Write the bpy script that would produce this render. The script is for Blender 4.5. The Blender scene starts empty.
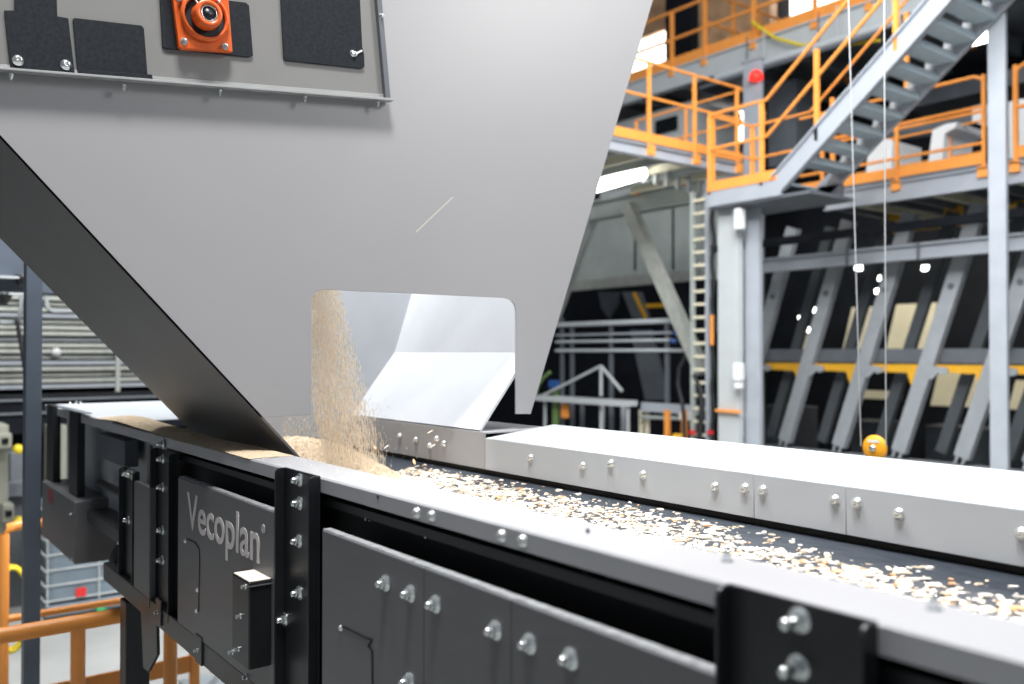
import bpy, bmesh, math, random
from mathutils import Vector, Matrix
random.seed(7)
S = bpy.context.scene
COL = S.collection
# ------------------------------------------------------------------ camera
H = 2.8                      # camera height above the hall floor
FPX, TH, HORIZ = 875.0, math.radians(37.5), 352.5
PITCH = math.atan((HORIZ - 342) / FPX)
F = Vector((math.sin(TH) * math.cos(PITCH), math.cos(TH) * math.cos(PITCH), math.sin(PITCH)))
R = Vector((math.cos(TH), -math.sin(TH), 0))
U = R.cross(F)
CAM = Vector((0, 0, H))
cd = bpy.data.cameras.new('camera'); cam = bpy.data.objects.new('camera', cd); COL.objects.link(cam)
cd.sensor_width = 36; cd.lens = FPX * 36 / 1024; cd.clip_end = 200; cd.clip_start = .02
cam.location = CAM
cam.rotation_euler = Matrix((R, U, -F)).transposed().to_euler()
cd.dof.use_dof = True; cd.dof.focus_distance = 2.75; cd.dof.aperture_fstop = 1.9
S.camera = cam
# ------------------------------------------------------------------ world, lights, exposure
w = bpy.data.worlds.new('world'); S.world = w; w.use_nodes = True
bg = w.node_tree.nodes['Background']; bg.inputs[0].default_value = (.80, .88, 1, 1); bg.inputs[1].default_value = .2
def area(name, loc, tgt, sx, sy, power, colr=(1, 1, 1)):
    l = bpy.data.lights.new(name, 'AREA'); l.shape = 'RECTANGLE'; l.size = sx; l.size_y = sy; l.energy = power; l.color = colr
    o = bpy.data.objects.new(name, l); COL.objects.link(o); o.location = loc
    o.rotation_euler = (Vector(tgt) - Vector(loc)).to_track_quat('-Z', 'Y').to_euler()
    return o
area('hall_light_conveyor', (.45, .8, 9.0), (1.3, 1.0, 2), .9, 1.8, 720, (1, .985, .97))
area('hall_light_front', (4.4, -.3, 5.9), (2.0, 2.8, 3.2), 1.2, 1.2, 110, (1, .98, .97))
area('hall_light_hopper', (1.0, 3.3, 8.0), (1.8, 3.3, 2.5), 1.0, 1.0, 400, (.97, .98, 1))
area('hall_light_stairs', (4.0, 3, 9), (10, 8, 4), 4, 4, 800, (.97, .99, 1))
area('hall_light_platform', (7, 2, 10), (12, 8, 4), 4, 4, 450, (.97, .99, 1))
area('hall_light_back', (1.0, 8.0, 8), (1.0, 8.6, 0), 1.5, 1.5, 330, (1, .99, .95))
area('board_fill_light', (14.8, 7.0, 4.8), (17.4, 7.0, 3.2), 6.0, .4, 150, (1, .95, .8))  # added fill with no visible source, brightens the beige boards
S.view_settings.view_transform = 'Standard'; S.view_settings.look = 'None'
S.view_settings.exposure = 0.0; S.view_settings.gamma = 1; S.view_settings.use_curve_mapping = False
S.cycles.use_denoising = True
S.cycles.max_bounces = 6

# ------------------------------------------------------------------ rays: a pixel of the photo -> a point on a real plane
def ray(x, y): return F * FPX + R * (x - 512) + U * (342 - y)
def onX(x, y, X): d = ray(x, y); return CAM + d * (X / d.x)
def onY(x, y, Y): d = ray(x, y); return CAM + d * (Y / d.y)
def onZ(x, y, Z): d = ray(x, y); return CAM + d * ((Z) / d.z)      # Z relative to the camera
def P(X, Y, Z): return Vector((X, Y, H + Z))

# ------------------------------------------------------------------ materials
def mat(name, c, rough=.5, metal=0., noise=0., scale=20., bump=0., c2=None, emit=0., spec=.5, stretch=None, coat=0.):
    m = bpy.data.materials.new(name); m.use_nodes = True; nt = m.node_tree; b = nt.nodes['Principled BSDF']
    b.inputs['Base Color'].default_value = (*c, 1); b.inputs['Roughness'].default_value = rough; b.inputs['Metallic'].default_value = metal
    b.inputs['Specular IOR Level'].default_value = spec; b.inputs['Coat Weight'].default_value = coat
    if emit: b.inputs['Emission Color'].default_value = (*c, 1); b.inputs['Emission Strength'].default_value = emit
    if noise or bump or c2:
        tc = nt.nodes.new('ShaderNodeTexCoord'); n = nt.nodes.new('ShaderNodeTexNoise')
        n.inputs['Scale'].default_value = scale; n.inputs['Detail'].default_value = 6
        if stretch:
            mp = nt.nodes.new('ShaderNodeMapping'); mp.inputs['Scale'].default_value = stretch
            nt.links.new(tc.outputs['Object'], mp.inputs[0]); nt.links.new(mp.outputs[0], n.inputs['Vector'])
        else: nt.links.new(tc.outputs['Object'], n.inputs['Vector'])
        rp = nt.nodes.new('ShaderNodeValToRGB'); rp.color_ramp.elements[0].position = .35; rp.color_ramp.elements[1].position = .65
        k = c2 if c2 else tuple(v * (1 - noise) for v in c)
        rp.color_ramp.elements[0].color = (*k, 1); rp.color_ramp.elements[1].color = (*c, 1)
        nt.links.new(n.outputs['Fac'], rp.inputs[0]); nt.links.new(rp.outputs[0], b.inputs['Base Color'])
        if bump:
            bp = nt.nodes.new('ShaderNodeBump'); bp.inputs['Strength'].default_value = bump; bp.inputs['Distance'].default_value = .01
            nt.links.new(n.outputs['Fac'], bp.inputs['Height']); nt.links.new(bp.outputs[0], b.inputs['Normal'])
    return m
M = dict(
    hopper=mat('hopper_grey_paint', (.36, .36, .37), .42, noise=.02, scale=2),
    hopper_in=mat('hopper_inner_steel', (.57, .59, .62), .38, noise=.06, scale=5),
    backwall=mat('hopper_back_steel', (.42, .445, .475), .4, noise=.1, scale=4),
    slope=mat('slope_plate_shaded', (.115, .112, .115), .45, noise=.1, scale=4),  # hopper grey darkened for the shade on its downward face
    frame=mat('angle_frame_grey', (.36, .37, .37), .45, noise=.08, scale=10),
    plate=mat('raised_plate_grey', (.225, .225, .22), .5, noise=.05, scale=6),
    rubber=mat('black_dusty_plate', (.010, .013, .018), .75, c2=(.017, .021, .027), scale=90, spec=.25),
    bearing=mat('orange_red_enamel', (.78, .13, .018), .35, noise=.15, scale=25, bump=.12, coat=.05),
    black=mat('black_steel', (.012, .014, .017), .38, noise=.3, scale=12),
    blackgap=mat('black_inside', (.008, .008, .009), .7),
    zinc=mat('zinc_bolt', (.74, .78, .78), .25, metal=.9),
    zincw=mat('zinc_button_head', (.80, .82, .80), .3, metal=.8),
    panel=mat('dark_grey_panel', (.105, .108, .114), .42, noise=.08, scale=3, stretch=(1, 2, 8)),
    ledge=mat('panel_edge_lit', (.30, .31, .32), .5, noise=.4, scale=40),  # panel grey lightened, light on the top edge put into the colour
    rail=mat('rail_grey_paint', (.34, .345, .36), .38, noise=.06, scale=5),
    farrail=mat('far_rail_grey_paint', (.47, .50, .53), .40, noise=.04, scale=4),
    belt=mat('belt_rubber', (.030, .038, .050), .42, c2=(.05, .06, .075), scale=35, bump=.3, stretch=(3, .4, 1)),
    chip=mat('chip_cream', (.86, .74, .59), .75, c2=(.76, .60, .42), scale=60),
    chip2=mat('chip_white', (.90, .86, .80), .7, c2=(.80, .74, .66), scale=60),
    chip3=mat('chip_tan', (.72, .42, .22), .75, c2=(.55, .30, .15), scale=60),
    dust=mat('sawdust', (.62, .50, .36), .9, c2=(.45, .34, .22), scale=60, bump=.6),
    dustw=mat('pale_dust', (.80, .75, .68), .9, c2=(.70, .62, .52), scale=90, bump=.5),
    logo=mat('logo_light_grey', (.60, .56, .55), .5),
    orange=mat('orange_guardrail_paint', (.98, .37, .075), .4, noise=.08, scale=5),
    steel=mat('steel_grey_paint', (.40, .43, .475), .45, noise=.08, scale=4),
    steelL=mat('steel_light_paint', (.52, .55, .56), .5, noise=.06, scale=4),
    steelD=mat('steel_dark_paint', (.13, .145, .165), .5, noise=.15, scale=4),
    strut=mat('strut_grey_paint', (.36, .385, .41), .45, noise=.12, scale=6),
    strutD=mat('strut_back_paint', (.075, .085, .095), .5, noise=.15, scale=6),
    galv=mat('galvanised_tread', (.52, .62, .68), .5, metal=.0, noise=.2, scale=60),
    postblue=mat('post_blue_grey', (.085, .105, .135), .45, noise=.12, scale=6),
    green=mat('wall_panel_greygreen', (.40, .44, .42), .6, noise=.15, scale=2),
    beige=mat('beige_board', (.80, .74, .56), .6, noise=.1, scale=3),
    yellow=mat('yellow_paint', (.85, .45, .03), .45, noise=.1, scale=5),
    pulley=mat('pulley_orange_yellow', (.98, .42, .02), .4),
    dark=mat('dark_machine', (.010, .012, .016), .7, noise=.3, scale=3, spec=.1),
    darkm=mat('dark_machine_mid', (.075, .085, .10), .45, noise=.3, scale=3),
    white=mat('white_plastic', (.85, .86, .86), .4),
    lamp=mat('lamp_glow', (1, 1, .96), .4, emit=9),
    window=mat('window_glow', (1, .97, .93), .4, emit=3.2),
    slat=mat('slat_aluminium', (.56, .58, .53), .35, metal=.3, noise=.2, scale=8),
    concrete=mat('concrete_floor', (.42, .43, .42), .55, c2=(.34, .35, .34), scale=1.2),
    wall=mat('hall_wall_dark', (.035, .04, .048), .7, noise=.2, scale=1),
    wallr=mat('hall_wall_right', (.055, .06, .07), .7, noise=.3, scale=.8),
    tote=mat('tote_plastic', (.22, .28, .33), .45, noise=.15, scale=4),
    red=mat('red_label', (.75, .03, .03), .5),
    cabinet=mat('cabinet_beige', (.30, .30, .25), .5, noise=.1, scale=4),
    hose=mat('yellow_hose', (.80, .62, .03), .4),
    cable=mat('wire_rope', (.55, .57, .58), .4, metal=.5),
    pipe=mat('pipe_white', (.52, .56, .58), .4),
    cablek=mat('black_cable', (.015, .016, .018), .5),
    brown=mat('plywood_orange', (.85, .50, .27), .6, noise=.4, scale=2),
    blue=mat('blue_fitting', (.03, .10, .32), .4),
    greenp=mat('green_pipe', (.16, .26, .09), .5),
)

def shaving(name, c):
    m = bpy.data.materials.new(name); m.use_nodes = True; nt = m.node_tree; b = nt.nodes['Principled BSDF']
    b.inputs['Base Color'].default_value = (*c, 1); b.inputs['Roughness'].default_value = .8
    t = nt.nodes.new('ShaderNodeBsdfTranslucent'); t.inputs[0].default_value = (*c, 1); x = nt.nodes.new('ShaderNodeMixShader'); x.inputs[0].default_value = .6
    nt.links.new(b.outputs[0], x.inputs[1]); nt.links.new(t.outputs[0], x.inputs[2]); nt.links.new(x.outputs[0], nt.nodes['Material Output'].inputs[0]); return m
M['shave'] = shaving('thin_shaving_pale', (1, .97, .91)); M['shave2'] = shaving('thin_shaving_tan', (1, .89, .74))
# ------------------------------------------------------------------ mesh builder
ORG = {}
class MB:
    def __init__(s): s.v = []; s.f = []; s.sm = []
    def add(s, vs, fs, smooth=False):
        b = len(s.v); s.v += [Vector(v) for v in vs]
        for f in fs: s.f.append([i + b for i in f]); s.sm.append(smooth)
        return s
    def box(s, lo, hi):
        x0, y0, z0 = [min(a, b) for a, b in zip(lo, hi)]; x1, y1, z1 = [max(a, b) for a, b in zip(lo, hi)]
        return s.add([(x0,y0,z0),(x1,y0,z0),(x1,y1,z0),(x0,y1,z0),(x0,y0,z1),(x1,y0,z1),(x1,y1,z1),(x0,y1,z1)],
                     [(0,3,2,1),(4,5,6,7),(0,1,5,4),(1,2,6,5),(2,3,7,6),(3,0,4,7)])
    def bar(s, p, q, w, h, up=(0, 0, 1)):       # box from p to q; w across, h along up
        p, q = Vector(p), Vector(q); d = (q - p).normalized(); up = Vector(up)
        if abs(d.dot(up)) > .999: up = Vector((1, 0, 0))
        sd = d.cross(up).normalized() * w / 2; u = sd.cross(d).normalized() * h / 2
        return s.add([p-sd-u, p+sd-u, p+sd+u, p-sd+u, q-sd-u, q+sd-u, q+sd+u, q-sd+u],
                     [(0,1,2,3),(4,7,6,5),(0,4,5,1),(1,5,6,2),(2,6,7,3),(3,7,4,0)])
    def ibeam(s, p, q, w, h, t=.012, up=(0, 0, 1)):
        p, q = Vector(p), Vector(q); d = (q - p).normalized(); upv = Vector(up)
        sd = d.cross(upv).normalized(); u = sd.cross(d).normalized()
        s.bar(p, q, t, h, u); s.bar(p + u*(h/2-t/2), q + u*(h/2-t/2), w, t, u); s.bar(p - u*(h/2-t/2), q - u*(h/2-t/2), w, t, u)
        return s
    def tube(s, pts, r, n=8, closed=False):
        pts = [Vector(p) for p in pts]; rings = []; N = len(pts)
        for i, p in enumerate(pts):
            if closed: d = pts[(i+1) % N] - pts[i-1]
            else: d = (pts[min(i+1, N-1)] - pts[max(i-1, 0)])
            d.normalize(); a = Vector((0, 0, 1)) if abs(d.z) < .9 else Vector((1, 0, 0))
            x = d.cross(a).normalized(); y = d.cross(x)
            rr = r[i] if isinstance(r, (list, tuple)) else r
            rings.append([p + (x*math.cos(2*math.pi*k/n) + y*math.sin(2*math.pi*k/n))*rr for k in range(n)])
        vs = [v for rg in rings for v in rg]; fs = []
        for i in range(N if closed else N-1):
            j = (i+1) % N
            for k in range(n): fs.append((i*n+k, j*n+k, j*n+(k+1) % n, i*n+(k+1) % n))
        s.add(vs, fs, True)
        if not closed:
            s.add(rings[0], [tuple(range(n))]); s.add(rings[-1], [tuple(range(n))[::-1]])
        return s
    def disc(s, c, ax, r, t, n=24, r0=0):         # short cylinder from c along ax by t
        c = Vector(c); ax = Vector(ax).normalized(); a = Vector((0, 0, 1)) if abs(ax.z) < .9 else Vector((1, 0, 0))
        x = ax.cross(a).normalized(); y = ax.cross(x)
        ring = lambda rr, o: [c + ax*o + (x*math.cos(2*math.pi*k/n) + y*math.sin(2*math.pi*k/n))*rr for k in range(n)]
        if r0 == 0:
            s.add(ring(r, 0) + ring(r, t), [tuple(range(n))[::-1], tuple(range(n, 2*n))] + [(k, (k+1) % n, n+(k+1) % n, n+k) for k in range(n)])
        else:
            vs = ring(r, 0) + ring(r, t) + ring(r0, t) + ring(r0, 0); fs = []
            for q in range(4):
                for k in range(n): fs.append((q*n+k, q*n+(k+1) % n, ((q+1) % 4)*n+(k+1) % n, ((q+1) % 4)*n+k))
            s.add(vs, fs)
        return s
    def lathe(s, c, ax, prof, n=20, smooth=True):   # prof: (radius, offset)
        c = Vector(c); ax = Vector(ax).normalized(); a = Vector((0, 0, 1)) if abs(ax.z) < .9 else Vector((1, 0, 0))
        x = ax.cross(a).normalized(); y = ax.cross(x)
        vs = [c + ax*o + (x*math.cos(2*math.pi*k/n) + y*math.sin(2*math.pi*k/n))*max(rr, 1e-5) for rr, o in prof for k in range(n)]
        fs = [(i*n+k, i*n+(k+1) % n, (i+1)*n+(k+1) % n, (i+1)*n+k) for i in range(len(prof)-1) for k in range(n)]
        return s.add(vs, fs, smooth)
    def prism(s, pts, ext):                       # planar polygon extruded by a vector
        pts = [Vector(p) for p in pts]; e = Vector(ext); n = len(pts)
        return s.add(pts + [p + e for p in pts], [tuple(range(n))[::-1], tuple(range(n, 2*n))] + [(k, (k+1) % n, n+(k+1) % n, n+k) for k in range(n)])
    def build(s, name, m, parent=None, bevel=0, auto=False):
        c = Vector((0, 0, 0))
        if s.v:
            lo = Vector([min(v[i] for v in s.v) for i in range(3)]); hi = Vector([max(v[i] for v in s.v) for i in range(3)])
            c = (lo + hi) / 2; c.z = lo.z if parent is None else c.z
        me = bpy.data.meshes.new(name); me.from_pydata([v - c for v in s.v], [], s.f)
        for p, k in zip(me.polygons, s.sm): p.use_smooth = k
        bm = bmesh.new(); bm.from_mesh(me); bmesh.ops.recalc_face_normals(bm, faces=bm.faces); bm.to_mesh(me); bm.free()
        me.materials.append(m if not isinstance(m, str) else M[m])
        o = bpy.data.objects.new(name, me); COL.objects.link(o)
        par = Vector((0, 0, 0))
        if parent is not None: o.parent = parent; par = ORG[parent.name]
        o.location = c - par; ORG[o.name] = c
        if bevel:
            b = o.modifiers.new('bevel', 'BEVEL'); b.width = bevel; b.segments = 2; b.limit_method = 'ANGLE'; b.angle_limit = math.radians(50)
        return o
def tag(o, label, cat, group=None, kind=None):
    o['label'] = label; o['category'] = cat
    if group: o['group'] = group
    if kind: o['kind'] = kind
    return o
def thing(name, label, cat, loc, group=None):
    o = bpy.data.objects.new(name, None); COL.objects.link(o); o.location = loc; o.empty_display_size = .1
    ORG[o.name] = Vector(loc); return tag(o, label, cat, group)
def struct(o): o['kind'] = 'structure'; return o
def inst(src, name, loc, parent, label=None):      # share a mesh
    o = src.copy(); o.name = name; COL.objects.link(o); o.parent = parent
    o.location = Vector(loc) - ORG[parent.name]; ORG[o.name] = Vector(loc)
    return o
PROTO = {}
def proto(key, mb, m):
    me_o = mb.build(key, m); me = me_o.data
    # keep the mesh centred on the origin it was designed about
    off = me_o.location.copy(); me.transform(Matrix.Translation(off)); bpy.data.objects.remove(me_o)
    PROTO[key] = me
def put(key, name, loc, parent, scale=1):
    o = bpy.data.objects.new(name, PROTO[key]); COL.objects.link(o); o.parent = parent
    o.location = Vector(loc) - ORG[parent.name]; ORG[o.name] = Vector(loc); o.scale = (scale,)*3
    return o
# bolt meshes, pointing along -X (side faces), -Y (hopper face), +Z, -Z
def bolt_mb(ax, w=.019, n=.0125, L=.022):
    ax = Vector(ax); b = MB()
    b.lathe((0, 0, 0), ax, [(w, 0), (w, .002), (w*.94, .003), (.004, .003)], 18, False)
    b.disc(ax*.003, ax, n, .010, 6); b.lathe(ax*.013, ax, [(n*.62, 0), (n*.62, L-.013), (n*.45, L-.010), (0, L-.010)], 12)
    return b
proto('nut', bolt_mb((-1, 0, 0)), 'zinc')
proto('nutbig', bolt_mb((-1, 0, 0), .017, .0125, .035), 'zinc')
def dome_mb(ax, r=.0125):
    return MB().lathe((0, 0, 0), Vector(ax), [(r*1.15, 0), (r*1.15, .0015), (r, .002), (r*.93, .006), (r*.7, .0095), (r*.35, .0112), (r*.3, .0085), (0, .0085)], 16)
proto('dome', dome_mb((-1, 0, 0)), 'zincw')
proto('domeY', dome_mb((0, -1, 0), .013), 'zinc')
proto('nutY', bolt_mb((0, -1, 0), .012, .009, .016), 'zinc')
proto('nutD', bolt_mb((0, 0, -1), .007, .0055, .014), 'zinc')
proto('nutU', bolt_mb((0, 0, 1), .010, .0075, .018), 'zinc')
proto('nutsmall', bolt_mb((-1, 0, 0), .008, .006, .012), 'zinc')

# ================================================================== the hall
struct(MB().box((-14, -10, -.1), (24, 26, 0)).build('floor', 'concrete'))
struct(MB().box((-14, 24, 0), (24, 24.2, 11)).build('wall_back', 'wall'))
struct(MB().box((20, -10, 0), (20.2, 24, 13)).build('wall_right', 'wallr'))

# ================================================================== belt conveyor
cv = thing('belt_conveyor', 'long grey belt conveyor with black brackets carrying wood chips under the hopper', 'conveyor', (1.5, 2.5, 0))
PF = .965                                   # plane of the side cover panels
YE0, YE1 = -.35, 6.0                       # near and far end along Y
# near side rail (folded channel)
RX, RT, RB, RI = 1.0, -.327, -.367, 1.142
r = MB().prism([P(RX, YE0, RT-.004), P(RX+.004, YE0, RT), P(RI, YE0, RT), P(RI, YE0, -.50), P(RI-.004, YE0, -.50), P(RI-.004, YE0, RT-.005), P(RX+.005, YE0, RT-.005),
                P(RX+.005, YE0, RB+.004), P(RX+.03, YE0, RB+.004), P(RX+.03, YE0, RB), P(RX, YE0, RB)], (0, YE1-YE0, 0)).build('side_rail', 'rail', cv, .002)
for x, y in [(417, 513), (432, 516), (502, 536), (523, 541)]: put('dome', 'bolt', onX(x, y, RX), r, .9)
for x, y in [(727, 562), (934, 610)]: put('nutU', 'bolt', onZ(x, y, RT), r)
for x, y in [(588, 531), (378, 497)]: MB().disc(onX(x, y, RX-.0005), (-1, 0, 0), .0045, .001, 12).build('bolt_hole', 'blackgap', r)
for x, y in [(525, 516), (546, 520)]:
    MB().lathe(onZ(x, y, RT), (0, 0, 1), [(.016, 0), (.016, .002), (.012, .003), (0, .003)], 16).build('washer', 'white', r)
# recessed web behind the rail
MB().box(P(1.06, YE0, -1.0), P(1.07, 3.70, RB+.02)).build('recessed_web', 'blackgap', cv)
rc = MB().box(P(1.02, YE0, -.405), P(1.06, 3.4, -.385)).build('roller_carrier_bar', 'black', cv)
for x, y in [(377, 500), (430, 532), (370, 515), (590, 565), (612, 575)]:
    put('nutsmall', 'bolt', onX(x, y+3, 1.058), cv)
# far rail with bevelled guard
FX = 1.96
secs = [(2.72, YE1), (1.0415, 2.717), (.779, 1.0385), (YE0, .776)]
ys = [onX(754, 500, FX).y, onX(846, 500, FX).y]
secs = [(2.725, YE1), (ys[0]+.0012, 2.722), (ys[1]+.0012, ys[0]-.0012), (YE0, ys[1]-.0012)]
dome_px = [(485, 450), (531, 458), (583, 466), (611, 464), (643, 475), (715, 487), (745, 488.5), (763, 490.5), (835, 500.5), (857, 503.5), (899, 514), (1022, 534), (430, 446), (437, 439), (444, 444), (400, 436), (416, 440)]
for y0, y1 in secs:
    zt = -.306 if y0 > 2.7 else -.3285
    g = MB().prism([P(FX, y0, -.447), P(FX, y0, zt), P(FX+.004, y0, zt), P(FX+.004, y0, -.447)], (0, y1-y0, 0)).build('guard_face', 'rail' if y0 > 2.7 else 'farrail', cv, .0008)  # section inside the hopper takes a darker paint for its shade
    for x, y in dome_px:
        p = onX(x, y, FX)
        if y0 < p.y < y1: put('dome', 'bolt', p, g)
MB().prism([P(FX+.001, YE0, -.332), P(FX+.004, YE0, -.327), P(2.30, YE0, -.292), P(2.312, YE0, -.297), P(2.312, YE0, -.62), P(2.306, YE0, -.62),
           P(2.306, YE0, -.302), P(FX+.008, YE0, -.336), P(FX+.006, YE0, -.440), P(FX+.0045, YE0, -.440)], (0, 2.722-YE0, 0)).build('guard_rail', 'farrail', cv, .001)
MB().prism([P(FX+.004, 2.724, -.312), P(FX+.004, 2.724, -.306), P(2.30, 2.724, -.306), P(2.312, 2.724, -.31), P(2.312, 2.724, -.62), P(2.306, 2.724, -.62), P(2.306, 2.724, -.312)], (0, YE1-2.724, 0)).build('inner_guard_rail', 'rail', cv)  # darker paint here too, stands in for shade under the hopper
MB().box(P(FX+.02, YE0, -.53), P(FX+.03, YE1-.1, -.34)).build('inner_skirt', 'blackgap', cv)
# belt
b = MB(); nb = 40
for i in range(nb+1):
    t = i / nb; X = RI+.005 + t*(FX+.015-RI-.005); z = -.475 - .035*(1-(2*t-1)**2)
    b.v.append(P(X, YE0, z)); b.v.append(P(X, YE1-.2, z))
for i in range(nb): b.f.append([2*i, 2*i+1, 2*i+3, 2*i+2]); b.sm.append(True)
b = b.build('belt', 'belt', cv); sd = b.modifiers.new('s', 'SOLIDIFY'); sd.thickness = .008
MB().box(P(RI, YE0, -.58), P(2.30, YE1-.2, -.56)).build('bed_plate', 'black', cv)
# outer far side lower panel
MB().box(P(2.30, YE0, -1.0), P(2.31, YE1, -.6)).build('outer_side_panel', 'panel', cv)
# brackets: U channels bolted over the rail, open towards the walkway
def bracket(y0, y1, ztop, zbot, bolts, fl=.034, t=.006, nut='nut'):
    m = MB(); x1 = RX-.001; r = .016
    m.box(P(x1-t, y0, zbot), P(x1, y1, ztop))
    for yy in (y0, y1-t):
        pts = [P(x1-t, yy, zbot), P(x1-fl, yy, zbot), P(x1-fl, yy, ztop-r)] + [P(x1-fl+r*(1-math.cos(a)), yy, ztop-r+r*math.sin(a)) for a in (.4, .8, 1.2, 1.57)] + [P(x1-t, yy, ztop)]
        m.prism(pts, (0, t, 0))
    o = m.build('mounting_bracket', 'black', cv, .0015)
    for x, y in bolts: put(nut, 'bolt', onX(x, y, x1-t), o)
    return o
yb = lambda x: onX(x, 500, RX).y
yc = lambda x: onX(x, 500, PF).y
yf = lambda x: onX(x, 500, .967).y
b2 = bracket(yb(321), yf(275), RT+.004, -1.10, [(300, 480), (300, 503), (299.5, 541), (299.5, 593), (285, 619.5)])
b3 = bracket(yb(878), yf(715), RT+.002, -1.10, [(800, 620), (799, 667)], fl=.034, nut='nutbig')
b1 = bracket(yb(178), yf(150), -.375, -1.0, [(163, 444), (163, 459), (163, 487), (163, 530), (163, 560)])
b0 = bracket(yb(140), yb(126), -.50, -1.0, [(128, 474), (132, 475), (129, 520)], fl=.03)
# side cover panels, top ledge painted lighter as lit from above
def cover(y0, y1, zt=-.447):
    return MB().box(P(PF, y0, -.966), P(PF+.024, y1, zt)).build('cover_panel', 'panel', cv, .003)
def ledge(y0, y1, par, zt=-.447):
    MB().prism([P(PF+.003, y0, zt+.0005), P(PF+.024, y0, zt+.0005), P(PF+.024, y0, zt+.003), P(PF+.004, y0, zt+.003)], (0, y1-y0, 0)).build('top_flange', 'ledge', par)
c1 = cover(yf(275)+.003, yc(178)); ledge(yf(275)+.003, yc(178), c1)
ye = [yc(322), yc(424), yc(511), yc(716)]
cps = []
for a_, b_ in zip(ye[1:], ye[:-1]):
    c = cover(a_+.0006, b_-.0006); ledge(a_, b_, c); cps.append((a_, b_, c))
c4 = cover(YE0, yc(872)); ledge(YE0, yc(872), c4)
cn = cover(yc(150), yc(134), -.53)
for x, y in [(386, 583), (411, 593.5), (436, 604), (496, 630), (530, 643.5), (571, 658.5), (410, 681)]:
    p = onX(x, y, PF)
    for a_, b_, c in cps:
        if a_ <= p.y <= b_: put('nut', 'bolt', p, c)
def seam(pts, par, wd=.0035):
    q = [onX(x, y, PF-.0012) for x, y in pts]; m = MB()
    for i in range(len(q)-1): m.bar(q[i], q[i+1], .002, wd, (0, 0, 1) if abs(q[i].y-q[i+1].y) > abs(q[i].z-q[i+1].z) else (0, 1, 0))
    m.build('hatch_seam', 'blackgap', par)
seam([(187, 539), (195, 542.5), (199, 549), (199.5, 560), (198.5, 612)], c1)
seam([(342, 626), (366, 638), (372, 640), (368, 646), (372, 651), (372.5, 700)], cps[0][2], .004)
MB().tube([onX(341, 624, RX-.004), onX(366, 637, RX-.004)], .002, 6).build('hatch_lip', 'zinc', cps[0][2])
for x, y, p in [(185.5, 541, c1), (196.5, 611, c1), (341, 628, cps[0][2]), (197.5, 590, c1)]: put('dome', 'bolt', onX(x, y, PF), p, .55)
hole = MB().disc(onX(224, 624, RX-.0006), (-1, 0, 0), .011, .001, 16).build('cable_hole', 'blackgap', c1)
put('dome', 'bolt', onX(219, 618, RX), c1, .6)
# lettering on the logo panel
def lettering(body, p_left, p_right, zbase, cap, name, par, off=.0):
    cu = bpy.data.curves.new(name, 'FONT'); cu.body = body; cu.size = 1; cu.offset = off; cu.extrude = .002; cu.resolution_u = 4
    t = bpy.data.objects.new('tmp', cu); COL.objects.link(t); dg = bpy.context.evaluated_depsgraph_get(); dg.update()
    me = bpy.data.meshes.new_from_object(t.evaluated_get(dg)); bpy.data.objects.remove(t)
    xs = [v.co.x for v in me.vertices]; ys_ = [v.co.y for v in me.vertices]
    x0, x1 = min(xs), max(xs)
    capu = .69
    sx = (p_left - p_right) / (x1 - x0); sy = cap / capu
    for v in me.vertices:
        x, y, z = v.co; v.co = Vector((-z*.35, -(x-x0)*sx, y*sy))
    me.materials.append(M['logo'])
    o = bpy.data.objects.new(name, me); COL.objects.link(o); o.parent = par
    loc = P(PF-.0008, p_left, zbase); o.location = loc - ORG[par.name]; ORG[o.name] = loc
    return o
yl = onX(187.5, 500, PF).y; yr = onX(259.8, 560, PF).y
lettering('Vecoplan', yl, yr, -.6085, .122, 'logo_lettering', c1, .012)
pr = onX(264, 528.5, PF)
rm = MB().disc(pr + Vector((-.0015, 0, 0)), (-1, 0, 0), .0125, .001, 24, r0=.0105).build('registered_mark_ring', 'logo', c1)
lettering('R', pr.y+.006, pr.y-.006, pr.z-H-.0065, .013, 'registered_mark_letter', c1, .01)
# small black junction box on the logo panel
ybx0, ybx1 = onX(249, 600, .90).y, onX(232, 600, .90).y
xb = .90; zt, zb = (onX(249, 583, xb)).z-H, (onX(249, 671, xb)).z-H
jb = MB().box(P(xb, ybx0, zb), P(PF, ybx1, zt)).build('junction_box', 'black', c1, .004)
MB().box(P(xb+.003, ybx0+.003, zt), P(PF, ybx1-.003, zt+.003)).build('dusty_lid', 'dustw', jb, .002)
MB().box(P(xb-.001, ybx0-.003, zt-.012), P(PF, ybx0, zt-.009)).build('lid_rim', 'zinc', jb)
for x, y in [(246, 586.5), (241, 616), (239, 649), (233, 652)]: put('nutsmall', 'bolt', onX(x, y, xb), jb)
# lower frame beam, legs
lf = MB().box(P(PF+.002, YE0, -1.045), P(1.06, 4.35, -.966)).build('lower_frame_beam', 'black', cv, .003)
for x, y in [(159, 612), (199, 650)]:
    p = onX(x, y, PF); MB().box(p + Vector((-.004, -.035, -.045)), p + Vector((.005, .03, .05))).build('splice_plate', 'black', lf, .002)
    put('nutsmall', 'bolt', p + Vector((-.004, 0, .0)), lf)
put('nutsmall', 'bolt', onX(247, 677, PF), lf)
MB().box(P(2.24, YE0, -1.085), P(2.31, YE1, -.966)).build('lower_frame_beam', 'black', cv, .003)
for lx in (.985, 2.2):
    for ly in (4.02, .0):
        lg = MB().box(P(lx, ly, -H), P(lx+.10, ly+.10, -1.08)).build('leg', 'black', cv, .004)
        MB().box(P(lx-.05, ly-.05, -H), P(lx+.15, ly+.15, -H+.012)).build('foot_plate', 'black', lg)
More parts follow.
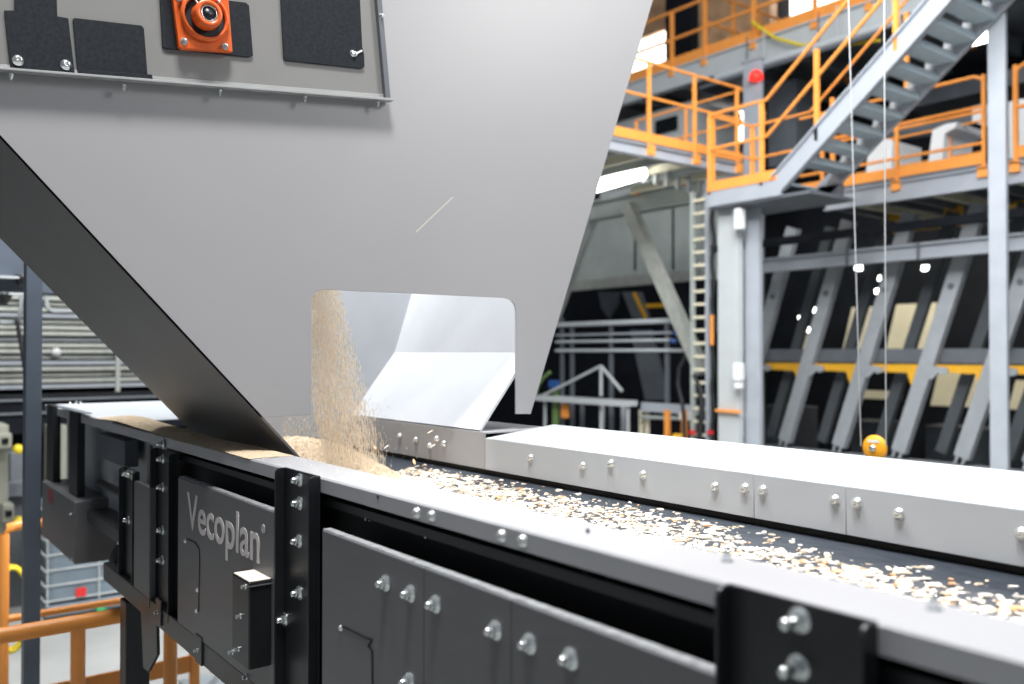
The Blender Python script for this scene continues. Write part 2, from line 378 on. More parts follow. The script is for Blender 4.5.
ag = MB().prism([onX(140, 590, .975), onX(156, 600, .975), onX(157, 655, .975), onX(148, 672, .975), onX(143, 668, .975)], (.012, 0, 0)).build('gusset_plate', 'black', cv, .002)
# rear end: end cover plates, dark drive housings, motor box
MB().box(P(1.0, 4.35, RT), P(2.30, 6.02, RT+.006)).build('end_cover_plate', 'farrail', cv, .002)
tr = MB().bar(onZ(60, 406.5, RT+.02), onZ(88, 413.5, RT+.02), .04, .006).build('lifting_strip', 'steelD', cv, .003)
for x in (70, 76, 81): put('nutU', 'bolt', onZ(x, 404.5, RT+.008), cv)
MB().box(P(1.11, 3.75, -.95), P(1.12, 5.95, -.345)).build('rear_side_plate', 'strut', cv)
MB().box(P(1.02, 4.2, -.52), P(1.08, 4.75, -.40)).build('rear_cover_plate', 'darkm', cv, .003)
MB().box(P(1.0, 3.72, -1.0), P(1.012, 3.76, -.38)).build('vertical_strip', 'panel', cv)
pA_z = onX(75, 502, .95).z
for x, yt, ybm in [(50, 405, 480), (73, 412, 494)]:
    p = onX(x, yt, .98); q = onX(x, ybm, .98)
    MB().box((p.x, p.y-.10, pA_z), (p.x+.04, p.y+.10, p.z)).build('hanger_post', 'black', cv, .003)
MB().tube([P(1.05, 3.9, -.62), P(1.05, 4.3, -.66), P(1.05, 4.8, -.66)], .02, 8).build('drive_shaft', 'black', cv)
MB().box(P(1.0, 3.76, -.86), P(1.3, 4.85, -.80)).build('motor_shelf', 'black', cv, .004)
MB().lathe(P(1.13, 4.15, -1.0), (0, 1, 0), [(0, 0), (.10, 0), (.12, .03), (.12, .30), (.09, .36), (0, .36)], 18).build('drive_motor', 'black', cv)
mX = .95
pA, pB = onX(75, 502, mX), onX(42, 480, mX)
mb_ = MB().box((mX, pA.y, onX(75, 565, mX).z), (onY(118, 502, pA.y).x, pB.y, pA.z)).build('switch_box', 'panel', cv, .005)
MB().box((mX+.01, pA.y+.01, pA.z), (onY(118, 502, pA.y).x-.01, pB.y-.01, pA.z+.004)).build('dusty_lid', 'panel', mb_, .003)
MB().box(onX(48, 488, mX-.002), onX(53, 505, mX-.001)).build('red_sticker', mat('faded_red_sticker', (.22, .02, .03), .5), mb_)
put('nutsmall', 'bolt', onX(72, 514, mX), mb_); put('nutsmall', 'bolt', onX(72, 560, mX), mb_)
MB().bar(P(1.0, pA.y+.2, pA.z-H-.1), P(1.12, pA.y+.2, pA.z-H-.1), .08, .08).build('box_arm', 'black', cv)

# ================================================================== hopper
HY = 2.76; HB = 3.85
hp = thing('hopper', 'large light grey steel discharge hopper with orange bearing above the conveyor', 'hopper', (1.6, 3.3, H-.3))
xz = lambda x, y, Y=HY: (lambda p: (p.x, p.z-H))(onY(x, y, Y))
L0 = (1.088, -.214); sl = -1.075
TOPZ = 2.15
def leftx(z): return .348 - (z - .582)/1.077
Rb = xz(530.8, 414); Rt = xz(653, 0)
def rightx(z): return Rb[0] + (z - Rb[1])*(Rt[0]-Rb[0])/(Rt[1]-Rb[1])
out = [(leftx(TOPZ), TOPZ), (leftx(xz(261, 417.6)[1]), xz(261, 417.6)[1]), xz(311.5, 414.5)]
cr = [xz(311.8, 306), xz(312.5, 299), xz(315.5, 293), xz(320, 290.3), xz(327, 289.6), xz(505, 298), xz(510.5, 299.6), xz(514.5, 304), xz(516, 310), xz(516, 414), Rb, (rightx(TOPZ), TOPZ)]
fp = MB().prism([P(x, HY, z) for x, z in out+cr], (0, .008, 0)).build('front_panel', 'hopper', hp, .001)
# folded flange of the slope plate that reaches into the conveyor
MB().prism([P(leftx(TOPZ), HY, TOPZ), P(leftx(-.40), HY, -.40), P(leftx(-.40), HB, -.40), P(leftx(TOPZ), HB, TOPZ)], Vector((1.077, 0, 1)).normalized()*.008).build('slope_plate', 'slope', hp)
ki = [(1.965, -.300), (2.205, .0), (2.30, .29), (2.30+.29*(TOPZ-.29)/1.0, TOPZ)]
kk = [(1.975, -.302), (2.215, -.004), (2.315, .29), (rightx(TOPZ)-.004, TOPZ)]
y_f, y_b = HY-.03, HB
nrm = Vector((.01, 0, -.006))
lip = MB().prism([P(ki[0][0], HY+.01, ki[0][1]), P(ki[0][0], onX(352, 415, 1.965).y, ki[0][1]), P(ki[1][0], HB, ki[1][1]), P(ki[1][0], HY+.01, ki[1][1]), ], nrm).build('chute_lip', 'hopper_in', hp)
MB().prism([P(ki[1][0], HY+.01, 0), P(ki[1][0], HB, 0), P(ki[2][0], HB, .29), P(ki[2][0], HY+.01, .29)], (.01, 0, -.003)).build('chute_plate', 'hopper_in', hp)
MB().prism([P(ki[2][0], HY+.01, .29), P(ki[2][0], HB, .29), P(rightx(TOPZ)-.01, HB, TOPZ), P(rightx(TOPZ)-.01, HY+.01, TOPZ)], (.01, 0, -.003)).build('side_wall', 'hopper_in', hp)
MB().prism([P(leftx(TOPZ)+.01, HB-.01, TOPZ), P(leftx(-.40)+.01, HB-.01, -.40), P(1.955, HB-.01, -.40), P(1.962, HB-.01, -.305), P(2.21, HB-.01, 0), P(2.31, HB-.01, .29), P(rightx(TOPZ)-.01, HB-.01, TOPZ)], (0, .008, 0)).build('back_wall', 'backwall', hp)
# raised plate with angle frame, bolted on the front
YP = HY-.012
Bq = lambda x, y, Y=YP: onY(x, y, Y)
pl = MB().prism([Bq(-230, -330), Bq(-200, 53), Bq(0, 69.5), Bq(388, 100), Bq(376, 0), Bq(346, -330)], (0, .010, 0)).build('raised_plate', 'plate', hp)
fl = MB()
YF = YP-.028
fl.prism([onY(-200, 54, YP), onY(390, 100, YP), onY(390, 102.5, YP), onY(-200, 56.5, YP)], (0, -.028, 0))
fl.prism([onY(-200, 54, YP), onY(390, 100, YP), onY(390, 95, YP), onY(-200, 49, YP)], (0, -.004, 0))
fb = fl.build('angle_bar', 'frame', pl, .001)
fl = MB().prism([onY(349, -280, YP), onY(383, 99, YP), onY(388, 99, YP), onY(354, -280, YP)], (0, -.02, 0)).build('angle_bar', 'steelD', pl, .002)
for x, y in [(11, 74), (124, 85), (220, 90.5), (305, 97), (378, 102)]: put('nutD', 'bolt', onY(x, y, YP-.018), fb, 1.0)
put('nutY', 'bolt', onY(381, 15.5, YP-.02), fl, .6)
for pts, nb_ in [([(14, -60), (14.2, 11), (4, 11), (10, 68), (74.5, 74.6), (68, 18.8), (57, 16.8), (54.5, -60)], [(18, 60.5), (66, 65)]),
                 ([(72.5, 20), (74, 18.4), (141, 26), (143.5, 29), (147, 74.5), (77.5, 75)], []),
                 ([(277, -60), (283, 58), (285.5, 60.8), (361, 69), (363.8, 67), (363.4, 55), (361.5, 47), (356.5, -60)], [(353, 53.5)]),
                 ([(156, -60), (162, 47), (165, 49), (249, 57.5), (252.5, 56), (248.5, 6), (245, 3), (228, 1), (228, -60)], [])]:
    k = MB().prism([onY(x, y, YP-.0005) for x, y in pts], (0, -.006, 0)).build('cover_plate', 'rubber', pl, .001)
    for x, y in nb_: put('domeY', 'bolt', onY(x, y, YP-.0065), k, 1.0 if x < 300 else .8)
    if x < 80 and len(nb_) == 0: pass
MB().prism([onY(82, 71, YP-.006), onY(151, 75.5, YP-.006), onY(152, 81, YP-.006), onY(78, 75.5, YP-.006)], (0, -.012, 0)).build('cover_plate', 'rubber', pl, .001)
# flange bearing
fy = YP-.008
fbx = MB().prism([onY(x, y, fy) for x, y in [(168, -22), (171.5, -25), (222, -21), (225, -18), (230.6, 53), (230, 54), (180, 50.5), (177, 48)]], (0, -.02, 0)).build('flange_bearing', 'bearing', pl, .003)
cB = onY(204.5, 17.5, fy-.02)
pxm = (onY(304, 17, fy-.02) - cB).length / 100
MB().lathe(cB, (0, -1, 0), [(22.5*pxm, -.004), (22*pxm, .010), (20.8*pxm, .014), (19*pxm, .014), (18.3*pxm, -.0)], 40).build('bearing_housing', 'bearing', fbx)
MB().lathe(cB, (0, -1, 0), [(18.6*pxm, .004), (0, .004)], 32).build('bearing_recess', 'blackgap', fbx)
MB().lathe(cB+Vector((0, 0, .0)), (0, -1, 0), [(12.5*pxm, .0), (12.5*pxm, .042), (11.5*pxm, .046), (8*pxm, .046), (7.5*pxm, .040)], 36).build('bearing_collar', 'bearing', fbx)
MB().lathe(cB, (0, -1, 0), [(7.6*pxm, .03), (7.6*pxm, .043), (6.6*pxm, .045), (6.4*pxm, .041)], 30).build('shaft_ring', 'zinc', fbx)
MB().lathe(cB, (0, -1, 0), [(6.4*pxm, .03), (6.4*pxm, .041), (0, .044)], 24).build('shaft_end', 'black', fbx)
MB().tube([onY(194, -2, fy-.02), onY(197, 2, fy-.045), onY(199, 5, fy-.05)], .0035, 8).build('grease_nipple', 'zinc', fbx)
for x, y in [(184, 41.5), (225, 46.5), (217.5, 3), (179, -2)]: put('nutY', 'bolt', onY(x, y, fy-.02), fbx, .9)
MB().lathe(onY(355, 54, YP-.007), (0, -1, 0), [(.009, 0), (.009, .002), (0, .002)], 12).build('plastic_clip', 'white', pl)
MB().bar(onY(355, 54, YP-.008), onY(362, 50.5, YP-.008), .006, .003, (0, 1, 0)).build('plastic_clip', 'white', pl)
# scratch on the panel
MB().bar(onY(416, 232, HY-.0004), onY(453, 197, HY-.0004), .0003, .006, (0, 0, 1)).build('scratch', mat('scratch_bare_metal', (.55, .53, .48), .4), fp)

# ================================================================== wood: heap, falling stream, chips
def heap(name, label, pts, amp, m, seedv, group=None):
    pass
def mound(x0, x1, y0, y1, z, h, nx=50, ny=50, sd=3, fx=lambda t: math.sin(math.pi*t)**.6, fy=lambda t: math.sin(math.pi*t)**.6):
    rnd = random.Random(sd); m = MB(); vs = []
    for j in range(ny+1):
        for i in range(nx+1):
            u, v = i/nx, j/ny; e = fx(u)*fy(v)
            vs.append(P(x0+u*(x1-x0), y0+v*(y1-y0), z + h*e + (rnd.random()-.5)*.012*(e > .05)))
    fs = [(j*(nx+1)+i, j*(nx+1)+i+1, (j+1)*(nx+1)+i+1, (j+1)*(nx+1)+i) for j in range(ny) for i in range(nx)]
    m.add(vs, fs, False); return m
tag(mound(1.17, 1.80, 2.95, 3.85, -.51, .16).build('wood_chip_heap', 'dust'), 'tan heap of wood chips on the belt inside the hopper', 'wood chips', kind='stuff')
# brown dusty hump lying along the near rail behind the hopper
rnd = random.Random(5)
m = MB(); vs = []; NY, NX = 90, 16
y0, y1 = 2.62, 4.95
for j in range(NY+1):
    t = j/NY; Y = y0+t*(y1-y0)
    hgt = .004 + .030*math.exp(-((Y-4.15)/.42)**2) + .004*math.sin(Y*9)
    if t < .02 or t > .98: hgt = .0005
    for i in range(NX+1):
        u = i/NX; X = RX-.003 + u*(RI-RX+.003)
        e = math.sin(math.pi*min(1, max(0, u*.93+.035)))**.4
        vs.append(P(X, Y, RT + hgt*e + .0015*rnd.random()*e))
m.add(vs, [(j*(NX+1)+i, j*(NX+1)+i+1, (j+1)*(NX+1)+i+1, (j+1)*(NX+1)+i) for j in range(NY) for i in range(NX)], True)
tag(m.build('sawdust_layer', 'dust'), 'brown hump of sawdust lying along the near rail behind the hopper', 'sawdust', kind='stuff')
# falling stream
def sliver(m, p, d, L, wdt, rnd):
    d = d.normalized(); a = Vector((rnd.uniform(-1, 1), rnd.uniform(-1, 1), rnd.uniform(-1, 1))); s = d.cross(a).normalized()*wdt; t = d.cross(s).normalized()*wdt*.4
    p0, p1 = p - d*L/2, p + d*L/2
    m.add([p0, p - s, p + t, p + s, p - t, p1], [(0, 1, 2), (0, 2, 3), (0, 3, 4), (0, 4, 1), (5, 2, 1), (5, 3, 2), (5, 4, 3), (5, 1, 4)])
rnd = random.Random(11); ms = [MB(), MB()]
def stream_pt(t):
    # t 0 top .. 1 bottom; px borders measured across the stream
    yy = 262 + t*208
    l = 311 + (0 if yy < 400 else (yy-400)*.20); rt_ = 340 + max(0, (yy-285))*.28
    c = l + (rt_-l)*min(1, max(0, rnd.betavariate(1.4, 2.1)))
    return c, yy
for k in range(13000):
    t = rnd.random(); x, yy = stream_pt(t); Y = 2.98 + rnd.random()*.30
    p = onY(x, yy, Y)
    if p.z < H-.46: continue
    d = Vector((.10 + rnd.gauss(0, .05), rnd.gauss(0, .04), -1))
    sliver(ms[k % 2], p, d, rnd.uniform(.014, .042), rnd.uniform(.0006, .0016), rnd)
for k in range(1500):        # loose spray at the foot, left and right of the stream
    if k < 800: x = rnd.uniform(283, 330); yy = rnd.uniform(416, 462)
    else: x = rnd.gauss(360, 16); yy = rnd.uniform(400, 468)
    p = onY(x, yy, 2.95 + rnd.random()*.35)
    if p.z < H-.46: continue
    sliver(ms[k % 2], p, Vector((rnd.gauss(0, .12), 0, -1)), rnd.uniform(.006, .022), rnd.uniform(.0005, .0012), rnd)
tag(ms[0].build('falling_wood_shavings', 'shave'), 'pale stream of wood shavings pouring down inside the hopper opening', 'wood shavings', kind='stuff')
tag(ms[1].build('falling_wood_shavings', 'shave2'), 'tan wood shavings mixed through the stream falling in the hopper opening', 'wood shavings', kind='stuff')
# chips on the belt
def chip_mesh(rnd, s):
    n = rnd.randint(5, 7); a0 = rnd.random()*6; asp = rnd.uniform(.45, .9)
    pts = []
    for k in range(n):
        a = a0 + 2*math.pi*k/n; q = s*rnd.uniform(.75, 1.15)
        pts.append((math.cos(a)*q, math.sin(a)*q*asp, 0))
    return pts
chips = []
rnd = random.Random(21)
def beltz(X):
    t = (X-RI-.005)/(FX+.015-RI-.005); return -.475 - .035*(1-(2*t-1)**2)
for k in range(10500):
    Y = .25 + 2.9*rnd.random()**.85
    tX = rnd.betavariate(1.15, 1.7); X = 1.60 + tX*.36
    if Y < 1.5 and X > 1.84 and rnd.random() < .75: continue
    if X > 1.92 and rnd.random() < .6: continue
    
    s = rnd.choice([rnd.uniform(.004, .008), rnd.uniform(.005, .011), rnd.uniform(.007, .017)])
    p = P(X, Y, beltz(X) + .004 + .006*rnd.random())
    d = (p - CAM).dot(F); chips.append((s/d, s, p))
chips.sort(key=lambda c: -c[0])
protos = []
for q in range(9):
    pts = chip_mesh(rnd, 1.0); me = bpy.data.meshes.new('wood_chip')
    n = len(pts); vs = [(x, y, -.12) for x, y, z in pts] + [(x*.92, y*.92, .12+.1*rnd.random()) for x, y, z in pts]
    me.from_pydata(vs, [], [tuple(range(n))[::-1], tuple(range(n, 2*n))] + [(k, (k+1) % n, n+(k+1) % n, n+k) for k in range(n)])
    me.materials.append(M[['chip', 'chip2', 'chip2', 'chip', 'chip2', 'chip3', 'chip', 'chip2', 'chip'][q]]); protos.append(me)
for i, (_, s, p) in enumerate(chips[:300]):
    o = bpy.data.objects.new('wood_chip', protos[rnd.randrange(9)]); COL.objects.link(o); o.location = p
    o.rotation_euler = (rnd.gauss(0, .15), rnd.gauss(0, .15), rnd.random()*6.3); o.scale = (s, s, s)
    tag(o, 'pale wood chip lying on the dark belt between the rails', 'wood chip', 'wood chips on the belt')
for mk, sel in (('chip2', 0), ('chip', 1), ('chip3', 2)):
    m = MB()
    for i, (_, s, p) in enumerate(chips[300:]):
        kk_ = 0 if i % 7 in (0, 2, 4) else (2 if i % 14 == 5 else 1)
        if kk_ != sel: continue
        me = protos[rnd.randrange(9)]
        mt = Matrix.Translation(p) @ Matrix.Rotation(rnd.random()*6.3, 4, 'Z') @ Matrix.Rotation(rnd.gauss(0, .2), 4, 'X') @ Matrix.Scale(s, 4)
        m.add([mt @ v.co for v in me.vertices], [tuple(f.vertices) for f in me.polygons])
    tag(m.build('scattered_wood_chips', mk), {0: 'white', 1: 'cream', 2: 'reddish tan'}[sel] + ' small wood chips spread thinly along the dark belt', 'wood chips', kind='stuff')
# a few chips in flight beside the stream
for q, (x, y, Y, s, lab) in enumerate([(430, 432, 2.9, .010, 'cream wood chip in flight, uppermost of those below the white chute'), (432, 446, 2.85, .012, 'white wood chip in flight just above the belt below the chute lip'),
        (375, 448, 2.95, .013, 'tan wood chip in flight beside the foot of the falling stream'), (386, 447, 2.9, .009, 'pale wood chip in flight right of the tan chip by the stream'),
        (414, 462, 2.8, .016, 'large tan wood chip bouncing low over the belt beneath the chute')]):
    o = bpy.data.objects.new('flying_wood_chip', protos[[0, 1, 5, 2, 5][q]]); COL.objects.link(o); o.location = onY(x, y, Y); o.scale = (s*1.3, s*.7, s)
    o.rotation_euler = (rnd.random()*.6, rnd.random()*.6, rnd.random()*6); tag(o, lab, 'wood chip', 'wood chips in flight')
# pale crumbs of dust on top of both rails
for nm, lab, f in (('rail_dust', 'pale sawdust crumbs sprinkled on the sloping top of the far rail', 1), ('rail_crumbs', 'fine pale crumbs along the flat top of the near rail', 0)):
    m = MB()
    for k in range(2600 if f else 260):
        if f:
            X = 1.99 + rnd.random()*.30; Y = rnd.choice([rnd.gauss(2.0, .5), rnd.uniform(.5, 2.7)]); 
            if Y > 2.70 or Y < .3: continue
            z = -.327 + (X-1.966)*.035/.334
            s = rnd.uniform(.0012, .004)
        else:
            X = 1.01 + rnd.random()*.12; Y = rnd.uniform(1.0, 2.62); z = RT; s = rnd.uniform(.001, .003)
        p = P(X, Y, z); a = rnd.random()*6
        c, sn = math.cos(a)*s, math.sin(a)*s
        m.add([p+Vector((c, sn, 0)), p+Vector((-sn, c, 0)), p+Vector((-c, -sn, 0)), p+Vector((sn, -c, 0)), p+Vector((0, 0, s*.5))], [(0, 1, 4), (1, 2, 4), (2, 3, 4), (3, 0, 4)])
    tag(m.build(nm, 'chip'), lab, 'sawdust', kind='stuff')

# ================================================================== background helpers
def guardrail(label, p0, p1, posts, hts=(1.1, .6), toe=.12, r=.024, group='orange guardrails', m='orange', foot=.08, ends=(0, 0)):
    p0, p1 = Vector(p0), Vector(p1)
    g = thing('guardrail', label, 'guardrail', p0, group); z = Vector((0, 0, 1)); d = (p1-p0).normalized()
    for t in posts:
        b = p0.lerp(p1, t)
        po = MB().bar(b - z*foot, b + z*hts[0], r*1.9, r*1.9, d).build('post', m, g)
        MB().bar(b - z*(foot+.10), b - z*(foot-.04), .12, .12, d).build('post_bracket', m, g)
    for i, h in enumerate(hts):
        a, b = p0 + z*h, p1 + z*h
        pts = [a, b]
        if i == 0:
            if ends[0]: pts = [a - z*(h-.1), a - z*.12, a - z*.04 + d*.03, a + d*.12] + [b]
            if ends[1]: pts = pts[:-1] + [b - d*.12, b - z*.04 - d*.03, b - z*.12, b - z*(h-.1)]
        MB().tube(pts, r, 8).build('top_rail' if i == 0 else 'middle_rail', m, g)
    if toe: MB().bar(p0 + z*toe/2, p1 + z*toe/2, .01, toe).build('toe_board', m, g)
    return g

# ---- lower right platform: deck, beam, guardrails (plane X = 11.4)
PX = 11.4
A = onX(800, 191, PX); B = onX(1100, 141, PX); zP = onX(985, 163, PX).z
yA, yB = onX(826, 190, PX).y, onX(1150, 150, PX).y
dk = thing('steel_platform', 'long grey steel platform behind the staircase with orange guardrail on its edge', 'platform', (PX, yA, zP))
MB().box((PX, yB, zP-.06), (PX+3.6, yA, zP)).build('deck', 'steelD', dk)
MB().ibeam((PX, yB, zP-.19), (PX, yA, zP-.19), .12, .26, .02).build('edge_beam', 'steel', dk)
for k in range(12):
    y = yB + (yA-yB)*k/11; MB().bar((PX+.08, y, zP-.18), (PX+3.5, y, zP-.18), .06, .2).build('joist', 'beige' if k % 3 == 1 else 'steelD', dk)
def gy(x): return onX(x, 150, PX).y
guardrail('orange guardrail along the grey platform behind the staircase', (PX, gy(984), zP), (PX, gy(800), zP), [0, (gy(897)-gy(984))/(gy(800)-gy(984)), 2*(gy(897)-gy(984))/(gy(800)-gy(984))], (1.12, .72, .66, .26), .14, .022, ends=(1, 0))
guardrail('orange guardrail piece beyond the tall right column', (PX, gy(1150), zP), (PX, gy(1016), zP), [.5, 1], (1.14, .62), .14, .026, ends=(0, 1))
# inner rail further back on the platform
guardrail('thin orange guardrail standing at the back of the grey platform', (PX+1.6, onX(985, 150, PX+1.6).y, zP), (PX+1.6, onX(830, 150, PX+1.6).y, zP), [.2, .6], (.95, .5), 0, .018)
# ---- tall right column
CX = 10.4
def column(label, x0, x1, ytop, X, m='steel', top=None, kind='box', bot=0, cat='column', depth=None):
    a, b = onX(x0, 400, X), onX(x1, 400, X); wd = a.y - b.y
    z1 = top if top is not None else onX(x0, ytop, X).z
    t = thing('steel_column', label, cat, (X+.1, (a.y+b.y)/2, bot), 'steel columns of the hall')
    dp = depth or wd
    mbd = MB()
    if kind == 'box': mbd.box((X, b.y, bot), (X+dp, a.y, z1))
    else: 
        mbd.box((X, b.y, bot), (X+.02, a.y, z1)); mbd.box((X+dp-.02, b.y, bot), (X+dp, a.y, z1)); mbd.box((X, (a.y+b.y)/2-.012, bot), (X+dp, (a.y+b.y)/2+.012, z1))
    mbd.build('shaft', m, t, .006)
    MB().box((X-.06, b.y-.06, bot), (X+dp+.06, a.y+.06, bot+.03)).build('base_plate', m, t)
    MB().box((X-.03, b.y-.03, z1-.03), (X+dp+.03, a.y+.03, z1)).build('cap_plate', m, t)
    return t
column('tall light grey square column in front of the right platform', 989.5, 1007, 0, CX, 'steel', top=9.5, depth=.07)
# ---- long horizontal beam below the platform
HBX = 11.9
p = onX(763, 266, HBX); q = onX(1150, 233.5, HBX)
hb = thing('crossbeam', 'long grey horizontal steel beam across the row of slanted struts', 'beam', (HBX, p.y, p.z))
MB().ibeam((HBX, q.y, p.z), (HBX, p.y+.1, p.z), .16, .22, .03).build('beam_body', 'steel', hb)
for x in (850, 921): MB().box((HBX-.09, onX(x, 250, HBX).y-.02, p.z-.12), (HBX-.08, onX(x, 250, HBX).y+.02, p.z+.12)).build('stiffener', 'steelD', hb)
# ---- slanted struts
SX = 12.3
zB = onX(838, 446, SX).z; zTp = onX(888, 282, SX).z
def strut(xb, i, label, grp='slanted grey struts', X=SX, m='strut', up=1.0):
    Yb = onX(xb, 446, X).y; lean = (onX(838, 446, X).y - onX(888, 282, X).y)/(zTp-zB)
    L = zP - .35 - zB
    b0, b1 = Vector((X, Yb, zB)), Vector((X, Yb-lean*L, zB+L))
    t = thing('slanted_strut', label, 'strut', b0, grp)
    d = (b1-b0).normalized()
    m0 = MB(); sd = Vector((0, 1, 0)) 
    n = d.cross(Vector((1, 0, 0))).normalized()
    w2 = .085
    m0.bar(b0, b1, .22, .012, n) if False else None
    m0.bar(b0, b1, .21, .022, Vector((1, 0, 0)))             # wide face towards the hall
    m0.bar(b0 + n*.095 + Vector((.05, 0, 0)), b1 + n*.095 + Vector((.05, 0, 0)), .02, .12, Vector((1, 0, 0)))
    m0.bar(b0 - n*.095 + Vector((.05, 0, 0)), b1 - n*.095 + Vector((.05, 0, 0)), .02, .12, Vector((1, 0, 0)))
    m0.build('strut_beam', m, t)
    for s_ in (-1, 1):
        MB().bar(b0 + n*.05*s_ - d*.10, b0 + n*.05*s_ + d*.05, .03, .03, Vector((1, 0, 0))).build('fork_foot', m, t)
    # knee bracket where the yellow rail crosses
    fz = .335; kc = b0 + d*(fz*L/d.z)
    MB().prism([kc + Vector((-.02, -.08, .10)), kc + Vector((-.02, -.34, .07)), kc + Vector((-.02, -.36, .0)), kc + Vector((-.02, -.28, -.03)), kc + Vector((-.02, -.22, .0)), kc + Vector((-.02, -.12, -.10)), kc + Vector((-.02, .02, -.05))], (.03, 0, 0)).build('knee_bracket', m, t)
    MB().disc(b0 + d*(.72*L) + Vector((-.02, 0, 0)), (-1, 0, 0), .04, .02, 12).build('pivot_pin', 'steelD', t)
    # rear brace parallel to it, in darker paint
    off = Vector((.45, -.42, 0)); lowq = b0 + off
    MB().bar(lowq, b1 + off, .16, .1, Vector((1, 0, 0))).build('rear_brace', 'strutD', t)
    return kc
labs = ['slanted grey strut nearest the pair of columns', 'slanted grey strut left of the hanging yellow pulley', 'slanted grey strut right of the hanging yellow pulley', 'slanted grey strut crossing behind the tall right column', 'slanted grey strut at the right edge beyond the tall column']
kcs = [strut(x, i, labs[i]) for i, x in enumerate([784, 838, 898, 961, 1030])]
strut(735, 9, 'slanted grey strut hidden mostly behind the pair of columns')
dY = kcs[0].y - kcs[1].y
ylab = ['yellow crossbar beside the pair of columns', 'yellow crossbar between the first two slanted struts', 'yellow crossbar above the hanging pulley', 'yellow crossbar left of the tall right column', 'yellow crossbar right of the tall column']
for i in range(5):
    k = kcs[0] + Vector((.02, dY*(1-i)-.05, .0)) if i == 0 else kcs[i-1] + Vector((.02, 0, 0))
    a = Vector((k.x+.06, k.y-.12, k.z+.05)); b = Vector((a.x, k.y-dY+.02, a.z))
    o = MB().prism([a+Vector((0, 0, .06)), b+Vector((0, 0, .06)), b+Vector((0, 0, -.05)) , b+Vector((0, .10, -.24)), b+Vector((0, .22, -.24)), b+Vector((0, .28, -.06)), a+Vector((0, 0, -.05))], (.03, 0, 0)).build('yellow_crossbar', 'yellow')
    tag(o, ylab[i], 'crossbar', 'yellow crossbars between the slanted struts')
# dark horizontal rail above the yellow bars, base rail
o = MB().box((SX+.14, q.y, kcs[0].z+.13), (SX+.30, p.y+.8, kcs[0].z+.34)).build('dark_rail', 'steelD'); tag(o, 'dark horizontal rail just above the yellow crossbars', 'rail')
o = MB().box((11.55, q.y, onX(763, 243, 11.55).z-.05), (11.7, p.y+.8, onX(763, 243, 11.55).z+.06)).build('dark_beam', 'dark'); tag(o, 'black horizontal beam just above the long grey crossbeam', 'beam')
o = MB().box((SX-.18, q.y, zB-.20), (SX+.30, p.y+.8, zB-.12)).build('base_rail', 'strut'); tag(o, 'long grey base rail carrying the feet of the slanted struts', 'rail')
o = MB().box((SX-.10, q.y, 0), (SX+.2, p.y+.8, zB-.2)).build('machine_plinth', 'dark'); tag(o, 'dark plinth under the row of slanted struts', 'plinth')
# beige boards and dark machines seen between the struts
for i, (x0, y0_, x1, y1_, X, mk, nm, lab) in enumerate([
    (885, 305, 925, 352, 17.45, 'beige', 'beige_panel', 'beige board upper centre behind the slanted struts'),
    (842, 308, 862, 351, 17.45, 'beige', 'beige_panel', 'narrow beige board behind the second slanted strut'),
    (930, 372, 985, 408, 17.45, 'beige', 'beige_panel', 'beige board low down left of the tall right column'),
    (1008, 380, 1024, 410, 17.45, 'beige', 'beige_panel', 'beige board low down right of the tall column'),
    (860, 390, 900, 400, 17.45, 'beige', 'beige_panel', 'thin beige board low behind the pulley cables'),
    (792, 335, 806, 352, 17.45, 'beige', 'beige_panel', 'small beige board behind the first slanted strut'),
    (925, 425, 1030, 470, 14.5, 'darkm', 'drive_cabinet', 'dark blue-grey cabinet low between the right struts'),
    (765, 405, 800, 450, 14.5, 'darkm', 'drive_cabinet', 'dark blue-grey cabinet low beside the pair of columns'),
    (850, 420, 885, 455, 14.5, 'darkm', 'drive_cabinet', 'dark blue-grey cabinet low behind the pulley')]):
    a, b = onX(x0, y0_, X), onX(x1, y1_, X)
    if mk == 'beige':   # slanted like the machine
        ln = .25*(a.z-b.z)
        o = MB().prism([(X, a.y-ln, a.z), (X, b.y-ln, a.z), (X, b.y, b.z), (X, a.y, b.z)], (.05, 0, 0)).build(nm, mk)
    else: o = MB().box((X, b.y, 0), (X+.6, a.y, a.z)).build(nm, mk, None, .02)
    tag(o, lab, 'panel' if mk == 'beige' else 'cabinet')
# small bright lights seen far back through the struts
for x, y in [(813, 310), (807, 330), (858, 268), (876, 262), (876, 278), (878, 291), (925, 268), (801, 318)]:
    pz = onX(x, y, 17.45)
    o = MB().box(pz + Vector((0, -.07, -.05)), pz + Vector((.05, .07, .05))).build('signal_lamp', 'lamp')
    tag(o, 'small bright lamp glimmering in the dark behind the struts', 'lamp', 'small lamps behind the struts')
# yellow tubes and things hidden under the platform
for (x0, y0_, x1, y1_, X, lab) in [(880, 232, 970, 214, 13.6, 'yellow pipe running under the platform left of the tall column'), (1008, 205, 1040, 200, 13.2, 'yellow pipe under the platform right of the tall column')]:
    a = onX(x0, y0_, X); b = onX(x1, y1_, X); b.z = a.z
    mh = MB().tube([a, b], .05, 8)
    for q0 in (a.lerp(b, .2), a.lerp(b, .8)): mh.box(q0-Vector((.01, .01, 0)), Vector((q0.x+.01, q0.y+.01, zP-.05)))
    tag(mh.build('yellow_pipe', 'yellow'), lab, 'pipe')
for x, y, lab in [(895, 215, 'left'), (952, 212, 'right')]:
    a = onX(x, y, 13.0)
    tag(MB().box(a-Vector((0, .12, .08)), a+Vector((.1, .12, .08))).box(a, Vector((a.x+.02, a.y+.02, zP-.05))).build('warning_box', 'yellow'), 'small yellow box under the platform, '+lab+' of two', 'box')
